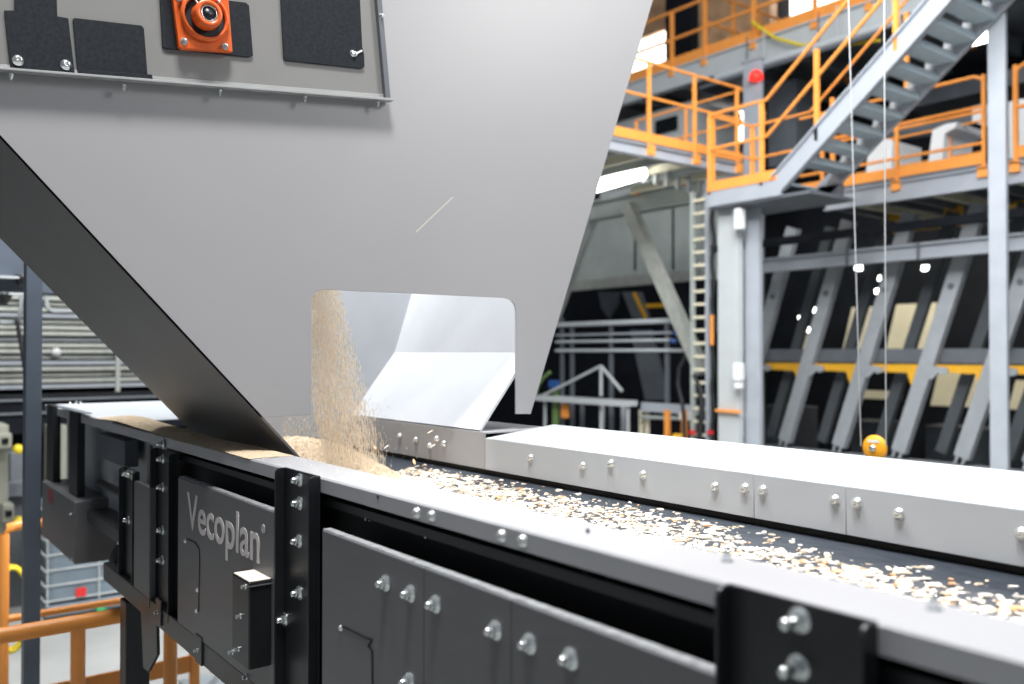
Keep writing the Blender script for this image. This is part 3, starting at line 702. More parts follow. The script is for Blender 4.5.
# ---- pair of columns under the stair landing
LX = 9.6
column('light grey wide-flange column with a white lamp box, left of the pair', 718, 738, 205, LX, 'steelL', kind='box', depth=.12)
column('blue-grey square column under the stair landing, right of the pair', 745, 759, 195, LX+.2, 'steel', kind='box', depth=.09)
lb = thing('wall_lamp', 'white lamp box on the light grey column', 'lamp', onX(735, 380, LX-.05))
a = onX(739, 372, LX-.1)
MB().box(a+Vector((-.06, -.05, -.12)), a+Vector((.06, .06, .12))).build('lamp_housing', 'white', lb, .015); MB().box(a+Vector((-.05, -.04, -.22)), a+Vector((.05, .05, -.14))).build('lamp_glass', 'white', lb, .01)
a = onX(740, 219, LX-.1)
tag(MB().box(a+Vector((-.06, -.05, -.14)), a+Vector((.06, .06, .14))).build('wall_lamp', 'white', None, .015), 'white lamp box high between the pair of columns', 'lamp')
tag(MB().box(onX(715, 409, LX-.08), onX(742, 413, LX-.02)).build('orange_strap', 'orange'), 'thin orange strap around the light grey column', 'strap')
# ---- staircase with landing
TX, TW = 9.4, .95                 # near stringer plane, flight width
zL = onX(709, 192, TX).z
Lc = onX(709, 192, TX); Lr = onX(770, 183, TX)
f0 = onX(778, 179, TX); f1 = onX(1000, -40, TX); f1b = onX(940, 8, TX)
st = thing('staircase', 'grey steel staircase with blue-grey treads and orange handrails rising to the right', 'staircase', (TX, Lc.y, zL))
sdir = (onX(935, 10, TX) - onX(795, 168, TX)).normalized()
s0 = onX(779, 184, TX); s1 = s0 + sdir*4.6
for k, X in enumerate((TX, TX+TW)):
    o = Vector((X-TX, 0, 0))
    MB().bar(s0+o, s1+o, .05, .23, Vector((0, 0, 1))).build('stringer', 'steel', st)
    if k == 0:
        n = sdir.cross(Vector((1, 0, 0))).normalized()
        for sg in (-1, 1): MB().bar(s0+o+n*.12*sg+Vector((-.03, 0, 0)), s1+o+n*.12*sg+Vector((-.03, 0, 0)), .09, .02, n).build('stringer_flange', 'steel', st)
MB().box((TX, s0.y-.45, zL-.24), (TX+TW+.05, Lc.y, zL-.20)).build('landing_underside', 'steelD', st)
MB().bar(Vector((TX, Lc.y, zL-.10)), Vector((TX, s0.y-.05, zL-.10)), .05, .22).build('landing_beam', 'steel', st)
MB().bar(Vector((TX, Lc.y, zL-.10)), Vector((TX+TW, Lc.y, zL-.10)), .05, .22).build('landing_beam', 'steel', st)
MB().bar(Vector((TX+TW, Lc.y, zL-.10)), Vector((TX+TW, s0.y-.3, zL-.10)), .05, .22).build('landing_beam', 'steelD', st)
MB().box((TX, s0.y+.05, zL-.03), (TX+TW, Lc.y, zL)).build('landing_grating', 'galv', st)
MB().bar(Vector((TX-.03, Lc.y, zL+.06)), Vector((TX-.03, s0.y+.02, zL+.06)), .012, .13).build('toe_board', 'orange', st)
# treads
NT = 16
for i in range(NT):
    c = s0 + sdir*(.42 + i*.285)
    MB().box((TX+.02, c.y-.13, c.z-.06), (TX+TW-.02, c.y+.12, c.z+.02)).build('tread', 'galv', st)
    MB().prism([Vector((TX+TW-.05, c.y-.12, c.z+.02)), Vector((TX+TW-.05, c.y+.0, c.z+.19)), Vector((TX+TW-.05, c.y+.06, c.z+.0))], (.012, 0, 0)).build('tread_side_plate', 'steelL', st)
# handrails: near side, far side
def handrail(X, x_posts, name='handrail', z0=1.05, r=.024):
    o = Vector((X-TX, 0, 0)); g = []
    up = Vector((0, 0, z0))
    a = Vector((X, Lc.y, zL)); b = Vector((X, s0.y+.18, zL))
    for hh in (z0, z0*.55):
        MB().tube([a+Vector((0, 0, hh)), b+Vector((0, 0, hh)), s1+o+Vector((0, .35, hh-.1))], r, 8).build(name, 'orange', st)
    return a, b
a, b = handrail(TX, None)
for tt in (0, .0, ): pass
for x in (710, 762): 
    q_ = onX(x, 180, TX); MB().bar(Vector((TX, q_.y, zL-.05)), Vector((TX, q_.y, zL+1.03)), .05, .05, Vector((0, 1, 0))).build('rail_post', 'orange', st)
for tt in (.7, 2.0, 3.3):
    c = s0 + sdir*tt; MB().bar(c, c+Vector((0, 0, 1.12)), .05, .05, Vector((0, 1, 0))).build('rail_post', 'orange', st)
handrail(TX+TW, None, r=.02)
for tt in (.2, 1.5, 2.8):
    c = s0 + sdir*tt + Vector((TW, 0, 0)); MB().bar(c, c+Vector((0, 0, 1.1)), .045, .045, Vector((0, 1, 0))).build('rail_post', 'orange', st)
# end rail across the landing
for hh in (1.05, .58): MB().tube([(TX, Lc.y, zL+hh), (TX+TW*1.0, Lc.y, zL+hh), (TX+TW*1.05, Lc.y, zL+hh-.5)], .022, 8).build('end_rail', 'orange', st)
for X in (TX+.08, TX+TW): MB().bar((X, Lc.y, zL), (X, Lc.y, zL+1.04), .05, .05, (0, 1, 0)).build('rail_post', 'orange', st)
# ---- left part of the walkway (runs away along X)
YW = 8.3
wz = onY(694, 152, YW).z
w0, w1 = onY(560, 120, YW).x, onY(742, 165, YW).x
wk = thing('walkway', 'grey walkway with orange guardrail behind the right edge of the hopper', 'walkway', (w0, YW, wz))
MB().box((w0, YW, wz-.05), (w1, YW+2.2, wz)).build('deck', 'steelD', wk)
MB().ibeam((w0, YW, wz-.13), (w1, YW, wz-.13), .10, .16, .015).build('edge_beam', 'steel', wk)
MB().box((w0+.02, YW+1.9, 0), (w0+.14, YW+2.02, wz-.05)).build('support_leg', 'steel', wk)
for k in range(8):
    x = w0 + (w1-w0)*(k+.5)/8; MB().box((x-.03, YW+.06, wz-.2), (x+.03, YW+2.1, wz-.05)).build('joist', 'beige' if k % 2 else 'green', wk)
tl = lambda x: (onY(x, 120, YW).x - w0)/(w1-w0)
guardrail('orange guardrail along the walkway edge beside the hopper', (w0, YW, wz), (w1, YW, wz), [tl(649), tl(694.5), tl(737)], (1.1, .62), .13, .022)
guardrail('orange guardrail turning back at the far end of the walkway', (w1, YW, wz), (w1, YW+2.2, wz), [.5, 1], (1.08, .6), .13, .02)
# teeth hanging below the walkway
for k in range(7):
    p_ = onY(645+k*11, 176+k*2.4, YW+.8)
    tag(MB().box(p_-Vector((.035, .03, .09)), Vector((p_.x+.035, p_.y+.03, wz-.05))).build('hanging_clip', 'steelL'), 'small pale clip in the row hanging beneath the walkway', 'clip', 'clips beneath the walkway')
tag(MB().bar(onY(640, 165, YW+.8), onY(722, 180, YW+.8), .05, .05).build('clip_rail', 'green'), 'grey-green rail that holds the clips beneath the walkway', 'rail')
# ---- upper platform (plane X=13.5)
UX = 13.5; uz = onX(672, 68, UX).z
uy0, uy1 = onX(905, 0, UX).y, onX(560, 60, UX).y
up_ = thing('upper_platform', 'high light grey platform beam with orange toe board at the top', 'platform', (UX, uy0, uz))
MB().box((UX, uy0-1.5, uz-.06), (UX+3.6, uy1, uz)).build('deck', 'steelD', up_)
MB().ibeam((UX, uy0-1.5, uz-.24), (UX, uy1, uz-.24), .16, .42, .03).build('edge_beam', 'steelL', up_)
for k in range(9):
    y = uy0-1.5 + (uy1-uy0+1.5)*k/8; MB().bar((UX+.1, y, uz-.3), (UX+3.5, y, uz-.3), .1, .3).build('joist', 'steelD', up_)
tq = lambda x: (onX(x, 50, UX).y - uy0)/(uy1-uy0)
guardrail('orange guardrail on the high platform at the top', (UX, uy0, uz), (UX, uy1, uz), [tq(x) for x in (672, 705, 754, 815, 870)], (1.15, .58), .2, .035)
guardrail('orange guardrail crossing the high platform from front to back', (UX, onX(705, 50, UX).y, uz), (UX+3.5, onX(705, 50, UX).y, uz), [.25, .5, .75, 1], (1.3, .7, .25), .1, .03)
guardrail('orange guardrail at the back of the high platform', (UX+3.2, uy0, uz), (UX+3.2, onX(700, 50, UX).y, uz), [.1, .3, .5, .7, .9], (1.3, .7), .1, .03)
column('grey column carrying the high platform above the stair landing', 744, 761, 62, 12.6, 'steel', kind='box', depth=.1)
# black column and glowing windows at top
def slab(nm, x0, y0_, x1, y1_, X, mk, lab, cat, t=.3, bev=.01, zb=None, zt=None):
    a, b = onX(x0, y0_, X), onX(x1, y1_, X); xm = (x0+min(x1, 1024))/2; a.z = onX(xm, y0_, X).z; b.z = onX(xm, y1_, X).z
    if zb is not None: b.z = zb
    if zt is not None: a.z = zt
    return tag(MB().box((X, b.y, min(a.z, b.z)), (X+t, a.y, max(a.z, b.z))).build(nm, mk, None, bev), lab, cat)
slab('black_pillar', 665, -60, 690, 68, 15.0, 'dark', 'black pillar standing on the high platform', 'pillar', zb=uz)
slab('plywood_board', 636, -20, 668, 34, 19.45, 'brown', 'orange-brown plywood board over the bright window beside the hopper edge', 'board', .15)
slab('plywood_wall', 690, -60, 770, 45, 18.6, 'brown', 'orange-brown boarded partition behind the high guardrail', 'partition', zb=uz)
wn = MB(); a, b = onX(560, -30, 19.6), onX(668, 78, 19.6); struct(wn.box((19.6, b.y, b.z), (19.7, a.y, a.z)).build('window_1', 'window'))
a, b = onX(706, 96, 17.3), onX(748, 138, 17.3); struct(MB().box((17.3, b.y, b.z), (17.4, a.y, a.z)).build('window_2', 'window'))
a, b = onX(790, -30, 19.6), onX(860, 9, 19.6); struct(MB().box((19.6, b.y, b.z), (19.7, a.y, a.z)).build('window_3', 'window'))
slab('control_room', 600, 100, 692, 142, 14.2, 'steelL', 'pale grey control room wall behind the walkway guardrail', 'room', 1.5, zb=0, zt=uz-.52)
slab('control_room_hatch', 655, 118, 676, 132, 14.12, 'dark', 'dark opening in the pale grey control room wall', 'opening', .06)
slab('machine_hood', 768, 95, 796, 165, 14.8, 'steelD', 'dark blue-grey sheet metal hood behind the stair handrail', 'hood', .8, zt=uz-.46)
slab('yellow_rag', 632, 112, 646, 120, 15.2, 'yellow', 'small yellow bundle lying on the walkway near the hopper', 'bundle', .1)
# pipes under the upper platform
for (x0, y0_, x1, r_, mk, lab, nm) in [(716, 78, 900, .07, 'pipe', 'long pale pipe under the high platform', 'pale_pipe'), (700, 88, 880, .035, 'steelD', 'dark thin pipe under the high platform', 'dark_pipe')]:
    a = onX(x0, y0_, 13.15); b = onX(x1, 30, 13.15); b.z = a.z
    mh = MB().tube([a, b], r_, 10)
    for q0 in (a.lerp(b, .3), a.lerp(b, .7)): mh.box(q0-Vector((.01, .01, 0)), Vector((q0.x+.01, q0.y+.01, uz-.05)))
    tag(mh.build(nm, mk), lab, 'pipe')
tag(MB().tube([onX(752, 22, 13.3), onX(775, 38, 13.3), onX(800, 45, 13.3), onX(835, 46, 13.3), onX(880, 40, 13.3)], .03, 8).build('yellow_cable', 'hose'), 'sagging yellow cable under the high platform edge', 'cable')
tag(MB().lathe(onX(756, 76, 12.52), (0, 0, -1), [(0, -.12), (.1, -.06), (.13, .06), (0, .1)], 12).build('signal_beacon', mat('red_beacon', (.9, .03, .02), .4, emit=1.2)), 'small red signal beacon beside the upper column', 'beacon')
# machines on the lower right platform: pale slanted hoods and dark blocks
for i, (pts, mk, lab) in enumerate([
    ([(863, 172), (868, 145), (880, 138), (892, 140), (890, 168)], 'white', 'pale machine hood on the platform beneath the stair treads'),
    ([(924, 158), (932, 130), (945, 124), (957, 122), (955, 128), (944, 134), (940, 157)], 'white', 'pale bent machine hood on the platform between orange posts'),
    ([(940, 156), (944, 134), (958, 126), (975, 122), (975, 150)], 'dark', 'black machine body on the platform beside the pale bent hood')]):
    X = 13.9 if mk == 'dark' else 12.8; qs = [onX(x, y, X) for x, y in pts]; lowz = min(q_.z for q_ in qs)
    for q_ in qs:
        if q_.z < lowz + .12: q_.z = zP
    tag(MB().prism(qs, (.9, 0, 0)).build('machine_hood', mk, None, .01), lab, 'machine')
a = onX(900, 110, 16.5); b = onX(1040, 92, 16.5)
tag(MB().tube([onX(890, 133, 15), onX(1020, 118, 15)], .14, 12).build('duct', 'steelD'), 'thick dark grey duct above the right platform machines', 'duct')
slab('cable_tray', 905, 80, 1040, 96, 16, 'darkm', 'wide dark mesh tray near the ceiling right of the stairs', 'tray', 1.0)
slab('white_cabinet', 1008, 100, 1040, 140, 14.5, 'white', 'white cabinet at the right edge behind the tall column', 'cabinet', .4, zb=zP)
slab('white_cabinet', 972, 105, 985, 130, 14.5, 'white', 'narrow white cabinet just left of the tall column', 'cabinet', .4, zb=zP)
def tube_lamp(lab, p, q, r=.06):
    t = thing('tube_lamp', lab, 'lamp', p, 'bright tube lamps'); MB().tube([p, q], r, 10).build('lamp_tube', 'lamp', t)
    hm = MB().bar(p+Vector((0, 0, r+.04)), q+Vector((0, 0, r+.04)), .16, .05)
    for f_ in (.2, .8): c_ = p.lerp(q, f_); hm.box((c_.x, c_.y, c_.z+r), (c_.x+.015, c_.y+.015, (wz if c_.x < 12 else uz)-.05))
    hm.build('lamp_housing', 'steelL', t)
a = onX(960, 45, 15); tube_lamp('short bright tube lamp right of the upper stairs', a, a + Vector((0, -.7, 0)), .07)
a = onX(594, 187, 9.3); b = onX(643, 172.5, 9.3); tube_lamp('long bright tube lamp under the walkway beside the hopper', a, b, .09)
a = onX(590, 176, 9.9); b = onX(628, 168, 9.9); tube_lamp('shorter bright tube lamp behind the long one under the walkway', a, b, .08)
# ---- bay between hopper and columns
slab('wall_cladding', 540, 215, 700, 282, 14.0, 'green', 'grey-green cladding panels behind the pale diagonal brace', 'cladding', .1)
for x in (634, 672): slab('cladding_joint', x, 205, x+1.6, 270, 13.97, 'dark', 'dark vertical joint in the grey-green cladding'+(' beside the ladder' if x > 650 else ' behind the brace'), 'joint', .02, 0)
slab('cladding_ledge', 540, 276, 702, 289, 13.68, 'slat', 'pale ledge along the foot of the grey-green cladding', 'ledge', .32)
X = 10.8; a = onX(590, 212, X); b = onX(700, 191, X); b.z = a.z
tag(MB().ibeam(a, b, .26, .34, .03).build('box_beam', 'green'), 'thick grey-green beam above the pale diagonal brace', 'beam')
tag(MB().bar(onX(628, 206, 10.6), onX(703, 372, 10.6), .20, .17, (1, 0, 0)).build('diagonal_brace', 'slat'), 'pale diagonal brace slanting down towards the ladder', 'brace')
tag(MB().bar(onX(596, 214, 10.9), onX(554, 325, 10.9), .1, .12, (1, 0, 0)).build('diagonal_brace', 'green'), 'grey-green diagonal brace hugging the right edge of the hopper', 'brace')
# ladder
ld = thing('ladder', 'tall narrow pale green ladder beside the pair of columns', 'ladder', (9.9, onX(700, 300, 9.9).y, 0))
X = 9.9
for x in (691.5, 706.5): 
    yy = onX(x, 300, X).y; MB().box((X, yy-.025, .0), (X+.06, yy+.025, onX(x, 192, X).z)).build('ladder_rail', 'green' if x < 700 else 'steel', ld)
ya, yb_ = onX(691.5, 300, X).y, onX(706.5, 300, X).y
z = onX(700, 435, X).z
while z < onX(700, 195, X).z:
    MB().box((X+.01, yb_, z-.02), (X+.05, ya, z+.02)).build('rung', 'beige', ld); z += .19
tag(MB().tube([onX(713, y, 9.9)+Vector((0, .02*math.sin(y*.15), 0)) for y in range(195, 545, 8)], .03, 8).build('cable_bundle', 'cablek'), 'black cable bundle running down beside the ladder', 'cable')
tag(MB().tube([onX(712, 315, 9.87), onX(712, 345, 9.87)], .03, 8).build('orange_pipe', 'orange'), 'short orange-red pipe on the right of the ladder', 'pipe')
tag(MB().tube([onX(x, y, 9.8) for x, y in [(685, 356), (679, 368), (678, 385), (682, 402), (684, 416), (684, 500), (684, 548)]], .03, 8).build('black_hose', 'cablek'), 'black hose hanging in a loop left of the ladder', 'hose')
tag(MB().tube([onX(x, y, 9.7) for x, y in [(694, 375), (700, 390), (702, 410), (699, 438), (699, 545)]], .04, 8).build('black_hose', 'cablek'), 'thick black hose hanging in front of the ladder foot', 'hose')
# pipe rack: horizontal pipes
for i, (y_, x0, x1, r_, mk) in enumerate([(323, 556, 676, .045, 'pipe'), (334, 556, 680, .02, 'steel'), (341, 556, 676, .025, 'pipe'), (350.5, 556, 686, .03, 'pipe')]):
    X = 10.88; a = onX(x0, y_, X); b = onX(x1, y_, X); a.z = b.z = (a.z+b.z)/2
    tag(MB().tube([a, b], r_, 8).build('horizontal_pipe', mk), ['thick pale pipe, topmost of the rack right of the hopper', 'thin grey pipe, second from top of the rack right of the hopper', 'pale pipe with blue end, third from top of the rack', 'pale pipe, lowest of the rack right of the hopper'][i], 'pipe', 'pipes of the rack right of the hopper')
for x, y in [(676, 341), (679, 333)]:
    a = onX(x, y, 10.7); tag(MB().lathe(a, (0, 1, 0), [(0, 0), (.035, 0), (.035, .12), (0, .12)], 10).build('blue_valve', 'blue'), 'blue valve on the end of the '+('third' if y > 335 else 'second')+' pipe of the rack', 'valve')
for i, (x, y0_, y1_, mk) in enumerate([(561, 318, 430, 'steelD'), (571, 325, 425, 'steelD'), (610, 320, 440, 'steelD'), (666, 320, 412, 'steelD'), (601, 400, 440, 'pipe'), (622, 400, 440, 'steel'), (581, 400, 440, 'steelD'), (640, 410, 440, 'beige'), (646, 410, 440, 'beige')]):
    a = onX(x, y0_, 10.9)
    tag(MB().box((10.9, a.y-.03, 0), (10.96, a.y+.03, a.z)).build('rack_post', mk), ['dark rack post nearest the hopper', 'dark rack post second from the hopper', 'dark rack post rising behind the triangular frame', 'dark rack post below the diagonal brace', 'pale thin post under the triangular frame', 'grey thin post under the right end of the triangular frame', 'dark thin post under the triangular frame', 'beige thin post right of the triangular frame', 'beige thin post second right of the triangular frame'][i], 'post', 'thin posts of the pipe rack')
for x, lab in [(666, 'left'), (683, 'right')]:
    a = onX(x, 410, 10.5); tag(MB().box((10.5, a.y-.04, 0), (10.56, a.y+.04, a.z)).build('orange_post', 'orange'), 'short orange post left of the ladder foot, '+lab+' of two', 'post')
X = 10.3
tf = thing('triangular_frame', 'white triangular steel frame standing on a long table edge right of the hopper', 'frame', onX(601, 404, X))
for a, b in [((538, 398), (601, 366)), ((601, 366), (622, 391)), ((601, 366), (601, 396))]: MB().bar(onX(*a, X), onX(*b, X), .038, .038, (1, 0, 0)).build('frame_bar', 'steelL', tf)
a = onX(530, 397, X); b = onX(631, 397, X); b.z = a.z
MB().bar(a, b, .3, .09).build('table_edge', 'steelL', tf)
for x in (545, 601, 628): q_ = onX(x, 400, X); MB().box((X-.018, q_.y-.018, 0), (X+.018, q_.y+.018, a.z)).build('table_leg', 'steelL', tf)
a = onX(641, 404, 10.8); b = onX(697, 408, 10.8); b.z = a.z
tag(MB().box((10.8, b.y, a.z-.12), (10.9, a.y, a.z+.03)).build('grey_shelf', 'steel'), 'grey shelf edge between the triangular frame and the ladder', 'shelf')
tag(MB().tube([onX(641, 417, 10.8), onX(690, 419, 10.8)], .03, 8).build('green_bar', 'green'), 'pale green bar below the grey shelf', 'bar')
yk = onX(677.5, 436, 9.6)
tag(MB().box(yk+Vector((-.05, -.05, -.03)), yk+Vector((.05, .05, .03))).box((yk.x-.01, yk.y-.01, 0), (yk.x+.01, yk.y+.01, yk.z-.02)).build('yellow_block', 'yellow'), 'small yellow block on a thin stand just behind the far conveyor rail', 'block')
tag(MB().box(onX(684, 412, 10.82), onX(688, 420, 10.7)).build('white_bottle', 'white'), 'small white container left of the ladder foot', 'container')
for x, lab in ((692.5, 'left'), (710.5, 'right')):
    tag(MB().box(onX(x-1.5, 430, 9.9), onX(x+1.5, 434.5, 9.86)).build('red_foot_cap', 'red'), 'small red cap at the ladder foot, '+lab+' of two', 'cap')
tag(MB().tube([onX(x, y, 10.2) for x, y in [(536, 395), (538, 385), (543, 378), (550, 372)]], .03, 8).build('green_hose', 'greenp'), 'bright green hose curling beside the lower hopper tip', 'hose')
tag(MB().box(onX(554, 382, 10.4), onX(557, 498, 10.36)).build('green_post', 'greenp'), 'thin green post under the triangular frame', 'post')
tag(MB().box(onX(563, 404, 10.4), onX(567, 418, 10.35)).build('orange_sign', 'orange'), 'small orange plate below the table of the triangular frame', 'plate')
tag(MB().box(onX(551, 380, 10.40), onX(557, 388, 10.34)).build('blue_box', 'blue'), 'small blue fitting near the green hose', 'fitting')
# big dark machine in that bay with slanted arms
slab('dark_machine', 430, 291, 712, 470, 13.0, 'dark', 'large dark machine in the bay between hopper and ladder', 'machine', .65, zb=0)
for pts, mk, lab in [([(598, 292), (618, 292), (616, 305), (608, 318), (601, 308)], 'darkm', 'blue-grey pointed chute plate high on the dark machine'), ([(622, 292), (640, 292), (648, 318), (632, 318)], 'steelD', 'grey slanted plate high on the dark machine'),
                     ([(630, 330), (650, 330), (668, 400), (645, 400)], 'steelD', 'long slanted grey arm low on the dark machine')]:
    tag(MB().prism([onX(x, y, 12.92) for x, y in pts], (.1, 0, 0)).build('slanted_plate', mk), lab, 'plate')
tag(MB().bar(onX(634, 293, 12.9), onX(646, 318, 12.9), .06, .06, (1, 0, 0)).build('yellow_strip', 'yellow'), 'yellow strip along the grey slanted plate', 'strip')
tag(MB().bar(onX(646, 306, 12.985), onX(668, 305, 12.985), .06, .08, (0, 0, 1)).build('yellow_strip', 'yellow'), 'short level yellow strip behind the diagonal brace', 'strip')
# dark mass behind everything right
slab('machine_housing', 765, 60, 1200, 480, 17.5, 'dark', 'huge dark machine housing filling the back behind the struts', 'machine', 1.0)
# ---- cables and pulley
cX = 4.6
pc = onX(873.5, 448, cX)
pu = thing('cable_pulley', 'round orange-yellow pulley hanging on thin cables behind the far rail', 'pulley', pc)
rp_ = 12.8*(pc-CAM).dot(F)/FPX
MB().lathe(pc+Vector((.01, 0, 0)), (-1, 0, 0), [(0, -.012), (rp_, -.012), (rp_, .0), (rp_*.9, .012), (rp_*.35, .014), (0, .014)], 32).build('pulley_disc', 'pulley', pu)
MB().lathe(pc+Vector((-.006, 0, 0)), (-1, 0, 0), [(rp_*.26, 0), (rp_*.26, .012), (0, .014)], 12).build('hub_bolt', 'zinc', pu)
MB().box(onX(868, 439.5, cX-.006), onX(879, 443, cX-.004)).build('white_label', 'white', pu)
MB().box(pc+Vector((.005, -.012, -.75)), pc+Vector((.03, .012, 0))).build('pulley_bracket', 'steelD', pu)
MB().box((pc.x-.01, pc.y-.04, 0), (pc.x+.05, pc.y+.04, pc.z-.7)).build('pulley_stand', 'steelD', pu)
for (x0, y0_, x1, y1_, lab) in [(847.5, -30, 861, 446, 'thin vertical steel cable left of two above the pulley'), (884, -30, 886, 446, 'thin vertical steel cable right of two above the pulley')]:
    a, b = onX(x0, y0_, cX), onX(x1, y1_, cX)
    tag(MB().tube([a, b], .0042, 6).build('steel_cable', 'cable'), lab, 'cable', 'cables of the pulley')

# ================================================================== left background
# tall blue-grey post and overhead beam
PY = 5.2
a, b = onY(25.5, 400, PY), onY(42, 400, PY)
t = thing('steel_post', 'dark blue-grey square post left of the conveyor end', 'column', (a.x, PY, 0), 'steel columns of the hall')
MB().box((a.x, PY, 0), (b.x, PY+.09, H+1.2)).build('shaft', 'postblue', t, .005)
MB().box((a.x-.05, PY-.05, 0), (b.x+.05, PY+.14, .02)).build('base_plate', 'postblue', t)
p0 = onY(-60, 262, 7.5); p1 = onY(260, 262, 7.5)
ob = thing('overhead_beam', 'dark blue-grey overhead beam at the left behind the hopper', 'beam', p0)
MB().box((p0.x, 7.5, onY(0, 291, 7.5).z), (p1.x, 7.7, onY(0, 225, 7.5).z)).build('beam_body', 'postblue', ob)
for yy in (277, 293.5):
    c = onY(0, yy, 7.42); MB().box((p0.x, 7.38, c.z-.008), (onY(22 if yy < 280 else 30, yy, 7.42).x, 7.5, c.z+.008)).build('beam_flange', 'steelL', ob)
for x, y in [(23, 278), (3, 295)]:
    c = onY(x, y+1, 7.43); tag(MB().lathe(c, (0, 0, -1), [(0, -.03), (.06, -.03), (.06, 0), (.03, .06), (0, .06)], 14).build('ceiling_spotlight', 'black'), 'small black spotlight under the overhead beam, '+('right' if x > 10 else 'left')+' of two', 'lamp')
# slatted aluminium stack
SY = 14
sk = thing('slat_rack', 'rack of long pale aluminium profiles stacked behind the hopper at the left', 'rack', onY(60, 392, SY))
ysl = 294; k = 0
while ysl < 391:
    a = onY(-60, ysl, SY + (.15 if k % 3 == 1 else 0)); b = onY(250, ysl, SY)
    MB().box((a.x, SY+(.12 if k % 3 == 1 else 0), a.z-.03), (b.x, SY+.5, a.z+.022)).build('profile', 'slat' if k % 4 != 3 else 'steel', sk); ysl += 6.3; k += 1
a, b = onY(-60, 290, SY+.55), onY(250, 394, SY+.55); MB().box((a.x, SY+.5, b.z), (b.x, SY+.6, a.z)).build('rack_back', 'dark', sk)
for x in (-30, 118): q_ = onY(x, 340, SY-.03); MB().box((q_.x-.03, SY-.05, 0), (q_.x+.03, SY-.01, onY(0, 300, SY).z)).build('rack_post', 'slat', sk)
tag(MB().tube([onY(17, 320, 9), onY(22, 350, 9), onY(27, 382, 9), onY(33, 625, 9)], .02, 8).build('black_hose', 'cablek'), 'thin black hose slanting in front of the profile rack', 'hose')
tag(MB().tube([onY(x, y, 13.98) for x, y in [(0, 322), (12, 323), (20, 318), (22, 290)]], .03, 8).build('grey_conduit', 'pipe'), 'pale bent conduit above the profile rack left of the post', 'conduit')
tag(MB().tube([onY(x, y, 13.98) for x, y in [(46, 296), (47, 307), (52, 311), (75, 311)]], .03, 8).build('grey_conduit', 'pipe'), 'pale bent conduit above the profile rack right of the post', 'conduit')
q_ = onY(56, 352, 13.99); tag(MB().lathe(q_, (0, -1, 0), [(0, 0), (.06, 0), (.06, .06), (0, .08)], 14).build('round_lamp', 'white'), 'small round pale lamp in front of the profile rack', 'lamp')
# upper wall piece
def ys_(nm, x0, y0_, x1, y1_, Y, mk, lab, cat, t=.3, bev=.01, zb=None):
    a, b = onY(x0, y0_, Y), onY(x1, y1_, Y); xm = (max(x0, 0) + min(x1, 130))/2 if x0 < 0 else (x0+x1)/2; a.z = onY(xm, y0_, Y).z; b.z = onY(xm, y1_, Y).z
    if zb is not None: b.z = zb
    return tag(MB().box((a.x, Y, b.z), (b.x, Y+t, a.z)).build(nm, mk, None, bev), lab, cat)
ys_('grey_wall_board', -60, 288, 300, 330, 16, 'steelD', 'dark grey boarding above and behind the profile rack', 'boarding', .1)
ys_('dark_conveyor_deck', -80, 396, 330, 432, 12, 'dark', 'low dark machine deck beneath the profile rack', 'machine', .9)
for k, (y, lab) in enumerate(((398, 'upper'), (411, 'lower'))): ys_('deck_rail', -80, y, 330, y+2.5, 11.96, 'steelD', lab+' grey edge rail of the low dark machine deck', 'rail', .05)
ys_('power_cabinet', -40, 425, 8, 560, 10.5, 'cabinet', 'beige electrical cabinet at the left edge', 'cabinet', .5, zb=0)
for (x0, y0_, x1, y1_, kx, ky, lab) in [(-2, 434, 12, 448, 18, 449, 'beige emergency switch unit with yellow knob, upper of two at the left edge'), (3, 505, 14, 522, 19, 521, 'beige emergency switch unit with yellow knob, lower of two at the left edge')]:
    a, b = onY(x0, y0_, 10.3), onY(x1, y1_, 10.3)
    su = thing('switch_unit', lab, 'switch', (a.x, 10.3, b.z)); MB().box((a.x, 10.3, b.z), (b.x, 10.52, a.z)).build('housing', 'cabinet', su, .01)
    c = (a+b)/2; MB().box((c.x-.03, 10.28, c.z-.03), (c.x+.03, 10.3, c.z+.03)).build('button_face', 'dark', su)
    k_ = onY(kx, ky, 10.3); MB().lathe(k_, (0, -1, 0), [(0, -.02), (.05, -.02), (.05, .05), (.03, .08), (0, .08)], 12).build('knob', 'hose', su)
    MB().bar(Vector((b.x-.02, 10.33, k_.z)), k_+Vector((0, .03, 0)), .03, .03).build('knob_arm', 'steelD', su)
ys_('grey_bin', 10, 452, 30, 480, 11, 'steelD', 'dark grey bin left of the blue-grey post', 'bin', .4, zb=0)
ys_('tool_shelf', 3, 482, 30, 497, 10.85, 'steelD', 'grey metal shelf left of the blue-grey post', 'shelf', .2)
ys_('beige_column', 47, 425, 52, 520, 11.7, 'cabinet', 'narrow beige upright behind the conveyor end', 'upright', .2, zb=0)
ys_('beige_column', 61, 425, 67, 480, 11.7, 'cabinet', 'narrow beige upright seen between the black hanger posts', 'upright', .2, zb=0)
ys_('dark_machine_block', -80, 425, 330, 560, 13, 'dark', 'wide dark machine body in the left background', 'machine', .9, zb=0)
